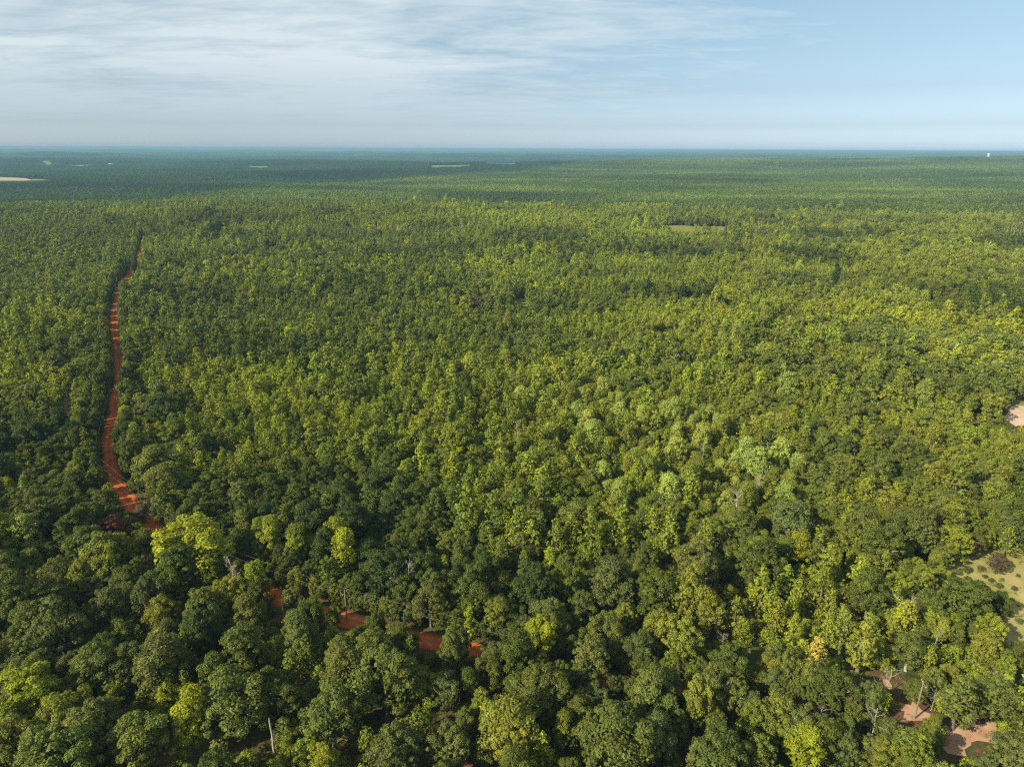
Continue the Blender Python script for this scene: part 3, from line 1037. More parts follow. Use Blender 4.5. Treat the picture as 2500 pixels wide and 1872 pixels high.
def choose(u, v, x, y, big, rng):
    """kind and tint name for each tree"""
    n = len(u)
    c = fbm(x / 60, y / 60, 91, 3) + rng.normal(0, 0.06, n)
    r = rng.uniform(0, 1, n)
    kind = np.full(n, 'young', dtype=object)
    tint = np.full(n, 'mid', dtype=object)
    if big:
        kind[:] = 'oak'
        tint[:] = np.select([c < 0.40, c < 0.47, c < 0.56, c < 0.64], ['dark', 'deep', 'olive', 'grey'], 'yolive')
        fr = v > 1250
        tint = np.where(fr & (tint == 'yolive') & (r < 0.6), 'olive', tint)
        tint = np.where(fr & (r > 0.975), 'lime', tint)
        rt = (u > 1650)
        tint = np.where(rt & (tint == 'dark'), 'deep', tint)
        tint = np.where(rt & (tint == 'deep') & (r < 0.35), 'olive', tint)
        tint = np.where(rt & (r > 0.90), 'yolive', tint)
        r2 = rng.uniform(0, 1, n)
        lr_ = (u > 1650) & (v > 900)
        tint = np.where(lr_ & (tint == 'deep') & (r2 < 0.6), 'olive', tint)
        tint = np.where(lr_ & (tint == 'olive') & (r2 < 0.3), 'yolive', tint)
        lowr = (v > 1350) & (u + 0.5 * (v - 1400) > 1750)
        tint = np.where(lowr & (r2 > 0.5) & (r2 < 0.8), 'yolive', tint)
        tint = np.where(lowr & (r2 >= 0.8), 'bright', tint)
        tint = np.where((u > 450) & (v < 1250) & (tint == 'dark') & (r2 < 0.5), 'deep', tint)
        tint = np.where((u > 450) & (v < 1250) & (tint == 'grey'), 'yolive', tint)
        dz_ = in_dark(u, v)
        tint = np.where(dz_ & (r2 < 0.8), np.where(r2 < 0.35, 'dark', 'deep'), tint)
        pop = in_poly(u, v, POPZ)
        kind = np.where(pop & (r < 0.75), 'poplar', kind)
        tint = np.where(pop & (r < 0.35), 'pale', tint)
        tint = np.where(pop & (r >= 0.35) & (r < 0.75), 'yolive', tint)
        q = (u > 1200) & (v < 1000) & (v > 470) & (r > 0.80) & ~dz_
        kind = np.where(q, 'poplar', kind)
        tint = np.where(q, np.where(c > 0.52, 'pale', 'yolive'), tint)
        pin = (u > 1900) & (v > 1380) & (r > 0.62)
        kind = np.where(pin, 'pine', kind)
        tint = np.where(pin, np.where(c > 0.5, 'yolive', 'olive'), tint)
        pin = (u < 330) & (v < 950) & (r > 0.6)
        kind = np.where(pin, 'pine', kind)
        br = (u > 1900) & (v > 480) & (v < 900) & (r > 0.955)
        tint = np.where(br, 'grey', tint)
        ridge = (v > 470) & (v < 560) & (u < 1700)
        tint = np.where(ridge & (r > 0.55), 'yolive', tint)
        tint = np.where(ridge & (r > 0.9), 'lime', tint)
    else:
        tint[:] = np.select([c < 0.38, c < 0.46, c < 0.60], ['deep', 'mid', 'mid'], 'bright')
        kind = np.where(c < 0.43, 'pine', kind)
        tint = np.where((kind == 'pine'), np.where(r < 0.5, 'deep', 'olive'), tint)
        tint = np.where((r > 0.90) & (kind == 'young'), 'bright', tint)
        tint = np.where((r > 0.975), 'lime', tint)
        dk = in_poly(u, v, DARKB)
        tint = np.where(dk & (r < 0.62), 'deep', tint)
        pl = in_poly(u, v, PLANT)
        kind = np.where(pl, 'pine', kind)
        tint = np.where(pl, np.where(r < 0.6, 'mid', 'olive'), tint)
        for Y in (YSTAND1, YSTAND2, YSTAND3):
            yy = in_poly(u, v, Y)
            kind = np.where(yy, 'young', kind)
            tint = np.where(yy, np.where(r < 0.9, 'yellow', 'lime'), tint)
        rt = (u > 1500) & (tint == 'mid') & (r < 0.55)
        tint = np.where(rt, 'bright', tint)
        r2 = rng.uniform(0, 1, n)
        tint = np.where((u > 1700) & (r2 < 0.35) & (kind != 'pine'), 'yolive', tint)
        tint = np.where((u > 1700) & (tint == 'deep') & (r2 > 0.5), 'olive', tint)
        sc = in_poly(u, v, SCRUB)
        kind = np.where(sc, 'shrub', kind)
        tint = np.where(sc, np.where(r < 0.5, 'yolive', 'bright'), tint)
        mixb = (fbm(x / 28, y / 28, 97, 2) + rng.normal(0, 0.08, n) > np.where((u < 1350) & (v < 1080), 0.64, 0.52)) & ~pl
        for Y in (YSTAND1, YSTAND2, YSTAND3):
            mixb &= ~in_poly(u, v, Y)
        kind = np.where(mixb, 'oak', kind)
        tint = np.where(mixb & (tint == 'bright') & (r < 0.5), 'mid', tint)
        tint = np.where(mixb & (r > 0.7) & (r < 0.9), 'olive', tint)
        fore = (v > 1330) & (r < 0.75)
        kind = np.where(fore & ~sc, 'shrub', kind)
        tint = np.where(fore & ~sc, np.where(c < 0.5, 'olive', 'bright'), tint)
        lime_band = (v > 1490) & (v < 1545) & (u > 860) & (u < 1310)
        tint = np.where(lime_band, 'lime', tint)
    return kind, tint


rngG = np.random.default_rng(2024)
TREES = []          # dicts: x y z kind tint s(scale) sz rot var big label


def slant(x, y, z):
    return math.sqrt(x * x + y * y + (CAM_H - z) ** 2)


def place_landmarks():
    for (u, v, w, kind, tint, stretch, lab) in LM:
        sp = SPEC[kind]
        # the crown's middle must project on u, v: iterate on the size
        s = 1.0
        for _ in range(6):
            zc = (sp['z0'] + 0.55 * (sp['Ht'] - sp['z0'])) * s * stretch
            p = unproject(u, v, zc)
            R = 0.93 * w / 2 * slant(p[0], p[1], p[2] + zc) / FPX
            s = R / (sp['R'] * 1.12)
            if kind == 'oak':
                s = min(max(s, 0.45), 1.7)
        hs = stretch * (0.9 / max(s, 0.01)) ** 0.35 if kind == 'oak' and s > 1 else stretch
        TREES.append(dict(x=p[0], y=p[1], z=p[2], kind=kind, tint=tint, s=s, sz=s * hs, R=s * sp['R'], lm=True, label=lab))


place_landmarks()


def grid_points(cell, ymax, seed):
    rng = np.random.default_rng(seed)
    xs = np.arange(-ymax * 0.86 - 60, ymax * 0.86 + 60, cell)
    ys = np.arange(60, ymax, cell)
    out = []
    for j0 in range(0, len(ys), 200):
        X, Y = np.meshgrid(xs, ys[j0:j0 + 200])
        X = X + (np.arange(Y.shape[0])[:, None] % 2) * cell * 0.5
        X = X + rng.uniform(-0.42, 0.42, X.shape) * cell
        Y = Y + rng.uniform(-0.42, 0.42, X.shape) * cell
        k = (np.abs(X) < Y * 0.86 + 45)
        out.append(np.stack([X[k], Y[k]], -1))
    P = np.concatenate(out)
    d = np.hypot(P[:, 0], P[:, 1])
    return P[(d > 84) & (d < ymax)]


FAR0 = 1450.0


def cull(P, ht, R, clear=True):
    z = hgt(P[:, 0], P[:, 1])
    b = np.column_stack([P, z])
    ok = np.ones(len(P), bool)
    pr = [project(b + np.array([0, 0, 1])[None] * (ht * f)[:, None]) for f in (0.0, 0.5, 0.95)]
    rw = (R * 0.75 * FPX / np.sqrt((P ** 2).sum(1) + CAM_H ** 2))[:, None] * np.array([[1, 0]])
    rv = (R * 0.5 * FPX / np.sqrt((P ** 2).sum(1) + CAM_H ** 2))[:, None] * np.array([[0, 1]])
    tests = pr + [pr[1] - rw, pr[1] + rw, pr[2] - rw * 0.6, pr[2] + rw * 0.6, pr[1] + rv, pr[2] - rv * 0.6]
    ok &= (pr[2][:, 1] < 2080) & (pr[1][:, 0] > -420) & (pr[1][:, 0] < 2780)
    for poly in CLEAR:
        pa = np.array(poly)
        lo, hi = pa.min(0) - 5, pa.max(0) + 5
        for q in tests:
            idx = np.where(ok & (q[:, 0] > lo[0]) & (q[:, 0] < hi[0]) & (q[:, 1] > lo[1]) & (q[:, 1] < hi[1]))[0]
            if len(idx):
                ok[idx[in_poly(q[idx, 0], q[idx, 1], poly)]] = False
    rd = road_dist(P)
    ok &= rd > (2.6 + 0.42 * R)
    sl_ = np.sqrt((P ** 2).sum(1) + CAM_H ** 2)
    rp = R * FPX / sl_
    for (gu, gv, gr) in GAPS:
        c = pr[1]
        dd = np.hypot(c[:, 0] - gu, (c[:, 1] - gv) * 0.9)
        ok &= ~(dd < gr + rp * 0.85)
        # sunlight must reach the place as well
        dd2 = np.hypot(pr[2][:, 0] - gu, pr[2][:, 1] - gv)
        ok &= ~(dd2 < gr + rp * 0.6)
    return ok, z, pr


SUNPTS = [(683, 1458), (660, 1447), (893, 1527), (942, 1540), (1145, 1582), (937, 1536), (296, 1185), (312, 680), (306, 690), (300, 702), (294, 714), (289, 728),
          (286, 742), (284, 756), (281, 772), (280, 788), (281, 806), (284, 826), (318, 1216), (2231, 1740), (2370, 1795), (2350, 1830)]
SUNPTS = [unproject(*p) for p in SUNPTS]


def shade_ok(P, z, ht, R):
    ok = np.ones(len(P), bool)
    h2 = sund[:2] / np.linalg.norm(sund[:2])
    tanel = math.tan(SUN_EL)
    for s in SUNPTS:
        d = P - s[None, :2]
        al = d @ h2
        ac = np.abs(d @ np.array([-h2[1], h2[0]]))
        ok &= ~((al > -R) & (al < (ht + z - s[2]) / tanel + R * 0.5) & (ac < R * 0.9 + 0.8) & (al * tanel < ht + z - s[2] + R * 0.4))
    return ok


def roadside(rng):
    """the row of trees that hangs over the near edge of the lower road"""
    t = np.gradient(ROAD, axis=0)
    t /= np.linalg.norm(t, axis=1)[:, None]
    s0 = int(np.argmin(((ROAD - road_w[21][:2]) ** 2).sum(1)))
    tanel = math.tan(SUN_EL)
    h2 = sund[:2] / np.linalg.norm(sund[:2])
    # tall trees crowding both edges of the upper stretch
    for off, step in ((-5.4, 5), (-8.6, 6), (5.8, 5)):
        i = int(np.argmin(((ROAD - road_w[3][:2]) ** 2).sum(1)))
        while i < s0 - 30:
            n_ = np.array([t[i, 1], -t[i, 0]])
            if n_[0] < 0:
                n_ = -n_
            R = rng.uniform(2.4, 3.7)
            ht = R * rng.uniform(3.0, 4.4)
            p = ROAD[i] + n_ * (off + rng.uniform(-0.7, 0.7))
            z = float(hgt(p[0], p[1]))
            ok = road_dist(p[None])[0] > 3.4 + 0.3 * R
            for sp_ in SUNPTS:
                dv = p - sp_[:2]
                al, ac = dv @ h2, abs(dv @ np.array([-h2[1], h2[0]]))
                if -R < al < ht / tanel and ac < R * 0.85 + 0.8:
                    ok = False
            c = project(np.array([p[0], p[1], z + ht * 0.6]))[0]
            for gu, gv, gr in GAPS:
                if math.hypot(c[0] - gu, c[1] - gv) < gr + R * FPX / slant(p[0], p[1], z) * 0.5:
                    ok = False
            for tt in TREES:
                if abs(tt['x'] - p[0]) < 8 and math.hypot(tt['x'] - p[0], tt['y'] - p[1]) < 0.5 * (tt['R'] + R):
                    ok = False
                    break
            if ok:
                tn = ['olive', 'grey', 'deep', 'mid', 'dark', 'deep'][int(rng.integers(0, 6))]
                TREES.append(dict(x=p[0], y=p[1], z=z, kind='oak', tint=tn, s=R / SPEC['oak']['R'], sz=ht / SPEC['oak']['Ht'], R=R, lm=False, label=None))
            i += max(1, int(step * rng.uniform(0.7, 1.3) / 2))
    for off, step in ((4.4, 3.5), (6.0, 4), (9.0, 6), (-4.1, 2.2), (-5.2, 3), (-6.6, 5)):
        i = s0 if off > 0 else s0 + 8
        while i < len(ROAD) - 1:
            n_ = np.array([t[i, 1], -t[i, 0]])
            if n_[1] > 0:
                n_ = -n_
            R = rng.uniform(2.6, 4.0) if off > 5 else rng.uniform(1.7, 2.9) if off > 0 else rng.uniform(1.3, 2.2) if off > -6 else rng.uniform(2.4, 3.6)
            p = ROAD[i] + n_ * (off + rng.uniform(-0.6, 0.8))
            ht = R * rng.uniform(2.7, 3.6)
            z = float(hgt(p[0], p[1]))
            c = project(np.array([p[0], p[1], z + ht * 0.6]))[0]
            tp = project(np.array([p[0], p[1], z + ht * 0.92]))[0]
            rp = R * FPX / slant(p[0], p[1], z)
            ok = road_dist(p[None])[0] > 3.1
            for sp_ in SUNPTS[:6]:
                dv = p - sp_[:2]
                al, ac = dv @ h2, abs(dv @ np.array([-h2[1], h2[0]]))
                if -R * 0.5 < al < ht / tanel and ac < R * 0.6 + 0.8:
                    ok = False
            for gu, gv, gr in GAPS:
                while R > 1.7 and math.hypot(c[0] - gu, c[1] - gv) < gr * 0.9 + R * FPX / slant(p[0], p[1], z) * 0.62:
                    R *= 0.9
                    ht *= 0.9
                    c = project(np.array([p[0], p[1], z + ht * 0.6]))[0]
                    tp = project(np.array([p[0], p[1], z + ht * 0.92]))[0]
                rp = R * FPX / slant(p[0], p[1], z)
                if math.hypot(c[0] - gu, c[1] - gv) < gr * 0.9 + rp * 0.62 or math.hypot(tp[0] - gu, tp[1] - gv) < gr * 0.8 + rp * 0.5:
                    ok = False
            for tt in TREES:
                if math.hypot(tt['x'] - p[0], tt['y'] - p[1]) < 0.42 * (tt['R'] + R):
                    ok = False
                    break
            if ok:
                s_ = R / SPEC['oak']['R']
                tn = ['olive', 'grey', 'mid', 'yolive', 'olive', 'deep'][int(rng.integers(0, 6))]
                TREES.append(dict(x=p[0], y=p[1], z=z, kind='oak', tint=tn, s=s_, sz=ht / SPEC['oak']['Ht'], R=R, lm=False, label=None))
            i += max(1, int(step * rng.uniform(0.7, 1.2) / 2))


def scatter():
    rng = rngG
    # full-grown trees
    P = grid_points(6.5, FAR0, 11)
    sc = rng.uniform(0.42, 1.12, len(P))
    # the lower right is young scrubby growth
    # trees shrink a little away from the old foreground wood
    z = hgt(P[:, 0], P[:, 1])
    uv = project(np.column_stack([P, z + 9]))
    fore = uv[:, 1] > 1250
    sc = np.where(fore, sc, sc * rng.uniform(0.62, 0.92, len(P)))
    scr = sstep(uv[:, 0] + 0.5 * (uv[:, 1] - 1400), 1650, 1950) * sstep(uv[:, 1], 1300, 1450)
    sc = sc * (1 - 0.52 * scr)
    pb = pbig(uv[:, 0], uv[:, 1], P[:, 0], P[:, 1])
    keep = rng.uniform(0, 1, len(P)) < pb
    P, sc, uv = P[keep], sc[keep], uv[keep]
    kind, tint = choose(uv[:, 0], uv[:, 1], P[:, 0], P[:, 1], True, rng)
    sR = np.array([SPEC[k]['R'] for k in kind]) * sc
    sH = np.array([SPEC[k]['Ht'] for k in kind]) * sc
    ok, z, pr = cull(P, sH, sR)
    ok &= shade_ok(P, z, sH, sR)
    lmP = np.array([(t['x'], t['y'], t['R']) for t in TREES])
    for lx, ly, lr in lmP:
        ok &= ~(np.hypot(P[:, 0] - lx, P[:, 1] - ly) < lr * 0.75 + sR * 0.45)
    for (lx, ly, lr), t in zip(lmP, [t for t in TREES]):
        # nothing may stand right in front of a distinct tree
        q = np.array([lx, ly]) / math.hypot(lx, ly)
        d = P - np.array([lx, ly])
        al = -(d @ q)
        ac = np.abs(d @ np.array([-q[1], q[0]]))
        dep = math.atan2(CAM_H, math.hypot(lx, ly))
        reach = (sH - (0.28 if t['label'] else 0.6 if t['kind'] == 'poplar' else 0.48) * SPEC[t['kind']]['Ht'] * t['sz']) / math.tan(dep)
        ok &= ~((al > 0) & (al < reach) & (ac < lr * 0.6 + sR * 0.4))
    for i in np.where(ok)[0]:
        TREES.append(dict(x=P[i, 0], y=P[i, 1], z=z[i], kind=kind[i], tint=tint[i], s=sc[i], sz=sc[i] * rng.uniform(0.88, 1.15), R=sR[i], lm=False, label=None))
    roadside(rng)
    bigs = np.array([(t['x'], t['y'], t['R']) for t in TREES])
    # small trees between and beyond them
    P = grid_points(2.95, FAR0, 12)
    d = np.hypot(P[:, 0], P[:, 1])
    # wider apart with distance, where they stand for clumps
    keep = rng.uniform(0, 1, len(P)) < np.interp(d, [0, 600, 1000, 1450], [1, 1, 0.62, 0.42])
    P = P[keep]
    d = np.hypot(P[:, 0], P[:, 1])
    grow = np.interp(d, [0, 600, 1000, 1450], [1, 1, 1.2, 1.4])
    # leave out those under a big crown
    cell = 8.0
    occ = {}
    for bx, by, br in bigs:
        ci, cj = int(bx // cell), int(by // cell)
        for a in (-1, 0, 1):
            for b in (-1, 0, 1):
                occ.setdefault((ci + a, cj + b), []).append((bx, by, br))
    ci = np.floor(P[:, 0] / cell).astype(int)
    cj = np.floor(P[:, 1] / cell).astype(int)
    order = np.lexsort((cj, ci))
    ok = np.ones(len(P), bool)
    s = 0
    keys = np.stack([ci[order], cj[order]], -1)
    chg = np.r_[0, np.where((np.diff(keys, axis=0) != 0).any(1))[0] + 1, len(order)]
    for a, b in zip(chg[:-1], chg[1:]):
        l = occ.get((keys[a, 0], keys[a, 1]))
        if l:
            ii = order[a:b]
            L_ = np.array(l)
            dd = np.hypot(P[ii, 0][:, None] - L_[None, :, 0], P[ii, 1][:, None] - L_[None, :, 1])
            ok[ii] = ~(dd < L_[None, :, 2] * 0.72).any(1)
    P, grow = P[ok], grow[ok]
    z = hgt(P[:, 0], P[:, 1])
    uv = project(np.column_stack([P, z + 7]))
    kind, tint = choose(uv[:, 0], uv[:, 1], P[:, 0], P[:, 1], False, rng)
    sc = np.clip(rng.lognormal(-0.07, 0.22, len(P)), 0.5, 1.5) * (0.62 + 0.75 * fbm(P[:, 0] / 95, P[:, 1] / 95, 44, 3)) * grow
    sc = sc * np.where(rng.uniform(0, 1, len(P)) < 0.05, 1.45, 1.0)
    sc = np.where(kind == 'pine', sc * 0.75, sc)
    sc = np.where(kind == 'oak', sc * 0.46, sc)
    ysm = in_poly(uv[:, 0], uv[:, 1], YSTAND1) | in_poly(uv[:, 0], uv[:, 1], YSTAND2) | in_poly(uv[:, 0], uv[:, 1], YSTAND3)
    sc = np.where(ysm, sc * 0.95, sc)
    sR = np.array([SPEC[k]['R'] for k in kind]) * sc
    sH = np.array([SPEC[k]['Ht'] for k in kind]) * sc
    ok, z, pr = cull(P, sH, sR)
    ok &= shade_ok(P, z, sH, sR)
    gapn = fbm(P[:, 0] / 9, P[:, 1] / 9, 201, 2)
    ok &= ~((gapn < 0.2) & (kind != 'shrub'))
    drop = (kind == 'shrub') & (rng.uniform(0, 1, len(P)) < 0.25)
    ok &= ~drop
    for t in TREES[:len(LM)]:
        lx, ly, lr = t['x'], t['y'], t['R']
        q = np.array([lx, ly]) / math.hypot(lx, ly)
        dv = P - np.array([lx, ly])
        al = -(dv @ q)
        ac = np.abs(dv @ np.array([-q[1], q[0]]))
        dep = math.atan2(CAM_H, math.hypot(lx, ly))
        reach = (sH - (0.28 if t['label'] else 0.5) * SPEC[t['kind']]['Ht'] * t['sz']) / math.tan(dep)
        ok &= ~((al > 0) & (al < reach) & (ac < lr * 0.7))
    for i in np.where(ok)[0]:
        TREES.append(dict(x=P[i, 0], y=P[i, 1], z=z[i], kind=kind[i], tint=tint[i], s=sc[i], sz=sc[i] * rng.uniform(0.85, 1.2) * (0.8 if kind[i] == 'pine' else 1), R=sR[i], lm=False, label=None))


scatter()
rngT = np.random.default_rng(77)
txy = np.array([(t['x'], t['y']) for t in TREES])
tuv = project(np.column_stack([txy, [t['z'] + 8 for t in TREES]]))
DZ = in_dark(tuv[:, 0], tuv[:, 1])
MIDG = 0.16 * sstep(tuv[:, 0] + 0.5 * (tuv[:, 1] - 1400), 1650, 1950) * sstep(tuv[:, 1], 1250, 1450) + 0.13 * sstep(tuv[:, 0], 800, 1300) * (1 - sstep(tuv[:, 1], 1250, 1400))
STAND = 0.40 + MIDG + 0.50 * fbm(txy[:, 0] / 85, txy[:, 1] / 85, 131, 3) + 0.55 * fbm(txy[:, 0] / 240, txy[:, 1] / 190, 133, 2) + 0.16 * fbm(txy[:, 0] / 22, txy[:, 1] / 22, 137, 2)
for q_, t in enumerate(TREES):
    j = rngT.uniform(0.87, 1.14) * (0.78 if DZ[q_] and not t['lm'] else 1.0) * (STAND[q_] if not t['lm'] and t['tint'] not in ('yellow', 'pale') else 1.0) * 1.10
    w = rngT.uniform(-0.07, 0.07)
    b = TINTS[t['tint']]
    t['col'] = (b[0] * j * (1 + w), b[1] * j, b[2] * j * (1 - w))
    t['rot'] = rngT.uniform(0, 6.283)
    t['var'] = int(rngT.integers(0, 1000))
XYZ = np.array([(t['x'], t['y'], t['z']) for t in TREES])
DIST = np.sqrt((XYZ[:, 0]) ** 2 + XYZ[:, 1] ** 2 + (XYZ[:, 2] - CAM_H) ** 2)
HT = np.array([SPEC[t['kind']]['Ht'] * t['sz'] for t in TREES])
UV = project(XYZ + np.array([0, 0, 1]) * (HT * 0.65)[:, None])
INV = (UV[:, 0] > 4) & (UV[:, 0] < W - 4) & (UV[:, 1] < H - 4)
KIND = np.array([t['kind'] for t in TREES])

# the 300 of each kind that show largest (distinct ones first) are things of their own
LIMIT = {'oak': 300, 'young': 300, 'pine': 300, 'poplar': 300, 'shrub': 300}
size_px = np.array([t['R'] for t in TREES]) / DIST
LMF = np.array([t['lm'] for t in TREES])
single = np.zeros(len(TREES), bool)
for k in LIMIT:
    idx = np.where((KIND == k) & INV)[0]
    idx = idx[np.argsort(-(size_px[idx] + LMF[idx] * 10))]
    single[idx[:LIMIT[k]]] = True

# ---- labels for the singled-out trees
REFS = [(t['label'], UV[i]) for i, t in enumerate(TREES[:len(LM)]) if t['label']]
SHORT = {0: 'the big bright yellow green tree'}
NAMED = []      # (short name, u, v)
for (u, v, s) in [(462, 1290, 'the big bright yellow green tree'), (470, 1740, 'the tall lime foreground tree'), (788, 1852, 'the yellow green bottom edge crown'),
                  (623, 1405, 'the narrow lime tree by the road'), (840, 1345, 'the upright lime tree'), (1242, 1759, 'the broad yellow olive bottom tree'),
                  (1954, 1326, 'the spiky yellow tree'), (1990, 1605, 'the golden cone tree'), (2367, 1453, 'the pasture edge oak'),
                  (2142, 1703, 'the lime tree by the pole'), (272, 1286, 'the rusty red tree'), (60, 1300, 'the pale left edge tree'),
                  (392, 985, 'the dark round roadside oak'), (1478, 1301, 'the light green rounded cone'), (1975, 1182, 'the small silvery tree'),
                  (2370, 1795, 'the lower right clay clearing'), (976, 1415, 'the bare grey twin trees'), (672, 1810, 'the bare standing snag'),
                  (1145, 1582, 'the rightmost bright road patch'), (672, 1455, 'the first orange road patch'), (2207, 1486, 'the big bare tree by the pasture'),
                  (1269, 1059, 'the bare tree above centre'), (1800, 1222, 'the bare forked tree'), (1272, 740, 'the small middle grass clearing'),
                  (2470, 1015, 'the sandy clearing'), (320, 640, 'the far end of the road'), (280, 1160, 'the road bend'),
                  (1816, 1720, 'the last orange road glimpse'), (2400, 1560, 'the lime thicket by the pasture'), (900, 1527, 'the middle orange road patches'),
                  (158, 990, 'the reddish gap left of the road'), (2100, 780, 'the far yellow stand'), (1358, 1720, 'the fallen pale limb')]:
    NAMED.append((s, u, v))
NU = np.array([(a[1], a[2]) for a in NAMED], float)
ORD = ['nearest', 'second nearest', 'third nearest', 'fourth nearest', 'fifth nearest', 'sixth nearest', 'seventh nearest', 'eighth nearest',
       'ninth nearest', 'tenth nearest'] + [w + ' nearest' for w in ('eleventh twelfth thirteenth fourteenth fifteenth sixteenth seventeenth eighteenth nineteenth twentieth').split()]
ORD += ['twenty ' + w for w in ['first nearest'] + ORD[1:9]]
ORD[19:20] = ['twentieth nearest']
ORD += ['thirtieth nearest'] + ['thirty ' + w for w in ['first nearest'] + ORD[1:9]]
ORD += ['fortieth nearest'] + ['forty ' + w for w in ['first nearest'] + ORD[1:9]]
NOUN = {'oak': 'broadleaf tree', 'young': 'narrow young tree', 'pine': 'pine', 'poplar': 'upright tree', 'shrub': 'bush'}
groups = {}
for i in np.where(single)[0]:
    t = TREES[i]
    if t['label']:
        continue
    du = UV[i][0] - NU[:, 0]
    dv = UV[i][1] - NU[:, 1]
    dd = np.hypot(du, dv)
    j = int(np.argmin(dd))
    if abs(du[j]) > abs(dv[j]):
        rel = 'right of' if du[j] > 0 else 'left of'
    else:
        rel = 'below' if dv[j] > 0 else 'above'
    groups.setdefault((WORD[t['tint']], NOUN[t['kind']], rel, j), []).append((dd[j], i))
TN = 0
for (w, n, rel, j), l in groups.items():
    l.sort()
    for r, (dd, i) in enumerate(l):
        if r < len(ORD):
            lab = f'{w} {n}, {ORD[r]} one {rel} {NAMED[j][0]}'
        else:
            lab = f'{w} {n} in the dense group well {rel} {NAMED[j][0]}'
        if len(lab.split()) > 16:
            lab = f'{w} {n}, {ORD[min(r, len(ORD) - 1)]} {rel} {NAMED[j][0]}'
        TREES[i]['label'] = lab
GROUPN = {'oak': 'full grown broadleaf trees of the forest', 'young': 'narrow young trees of the dense stand', 'pine': 'pines scattered through the forest',
          'poplar': 'tall upright light green trees', 'shrub': 'bushes in the gaps and clearings'}
for i in np.where(single)[0]:
    t = TREES[i]
    k = t['kind']
    root = bpy.data.objects.new(CAT[k], None)
    root.empty_display_size = 0.5
    COL.objects.link(root)
    root.location = (t['x'], t['y'], t['z'])
    root.rotation_euler = (0, 0, t['rot'])
    root.scale = (t['s'], t['s'], t['sz'])
    tag(root, t['label'], CAT[k].replace('_', ' '), GROUPN[k])
    nv = NVAR[k]
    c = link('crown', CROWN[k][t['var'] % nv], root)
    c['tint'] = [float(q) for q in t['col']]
    link('trunk' if k != 'shrub' else 'stem', TRUNK[k][t['var'] % nv], root)


# ------------------------------------------------------------------ everything past those: one object per kind, instanced
def gn_instancer(name, protos, P, rot, scl, tint, vid, label, cat):
    me = bpy.data.meshes.new(name)
    me.vertices.add(len(P))
    me.vertices.foreach_set('co', np.asarray(P, np.float32).ravel())
    for an, ty, key, arr in (('rot', 'FLOAT_VECTOR', 'vector', rot), ('scl', 'FLOAT_VECTOR', 'vector', scl), ('tint', 'FLOAT_VECTOR', 'vector', tint)):
        a = me.attributes.new(an, ty, 'POINT')
        a.data.foreach_set(key, np.asarray(arr, np.float32).ravel())
    a = me.attributes.new('vid', 'INT', 'POINT')
    a.data.foreach_set('value', np.asarray(vid, np.int32))
    me.update()
    o = link(name, me)
    tag(o, label, cat, kind='stuff')
    pc = bpy.data.collections.new(name + '_forms')
    for q, pm in enumerate(protos):
        po = bpy.data.objects.new(f'form_{q:02d}', pm)
        pc.objects.link(po)
    g = bpy.data.node_groups.new(name, 'GeometryNodeTree')
    g.interface.new_socket('Geometry', in_out='INPUT', socket_type='NodeSocketGeometry')
    g.interface.new_socket('Geometry', in_out='OUTPUT', socket_type='NodeSocketGeometry')
    gi = g.nodes.new('NodeGroupInput')
    go = g.nodes.new('NodeGroupOutput')
    ci = g.nodes.new('GeometryNodeCollectionInfo')
    ci.inputs['Collection'].default_value = pc
    ci.inputs['Separate Children'].default_value = True
    ci.inputs['Reset Children'].default_value = True
    ip = g.nodes.new('GeometryNodeInstanceOnPoints')
    ip.inputs['Pick Instance'].default_value = True

    def named(n_, ty):
        a = g.nodes.new('GeometryNodeInputNamedAttribute')
        a.data_type = ty
        a.inputs['Name'].default_value = n_
        return a.outputs['Attribute']
    L = g.links
    L.new(gi.outputs[0], ip.inputs['Points'])
    L.new(ci.outputs[0], ip.inputs['Instance'])
    L.new(named('vid', 'INT'), ip.inputs['Instance Index'])
    L.new(named('rot', 'FLOAT_VECTOR'), ip.inputs['Rotation'])
    L.new(named('scl', 'FLOAT_VECTOR'), ip.inputs['Scale'])
    L.new(ip.outputs[0], go.inputs[0])
    md = o.modifiers.new('scatter', 'NODES')
    md.node_group = g
    return o


STUFF = {'oak': ('broadleaf_wood', 'mass of further broadleaf crowns filling the forest out to the ridge'),
         'young': ('young_wood', 'dense stand of narrow young trees filling the middle of the forest'),
         'pine': ('pine_wood', 'further pines scattered and planted through the forest'),
         'poplar': ('light_wood', 'further tall light green crowns among the darker trees'),
         'shrub': ('undergrowth', 'low leafy undergrowth between the trees and at clearing edges')}
for k in SPEC:
    idx = np.where((KIND == k) & ~single)[0]
    if not len(idx):
        continue
    nv = NVAR[k]
    rot = np.zeros((len(idx), 3))
    rot[:, 2] = [TREES[i]['rot'] for i in idx]
    scl = np.array([(TREES[i]['s'], TREES[i]['s'], TREES[i]['sz']) for i in idx])
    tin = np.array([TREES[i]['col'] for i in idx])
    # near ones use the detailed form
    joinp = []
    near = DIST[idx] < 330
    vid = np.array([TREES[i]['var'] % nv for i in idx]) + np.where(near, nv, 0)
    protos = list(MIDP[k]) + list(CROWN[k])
    gn_instancer(STUFF[k][0], protos, XYZ[idx], rot, scl, tin, vid, STUFF[k][1], 'forest')


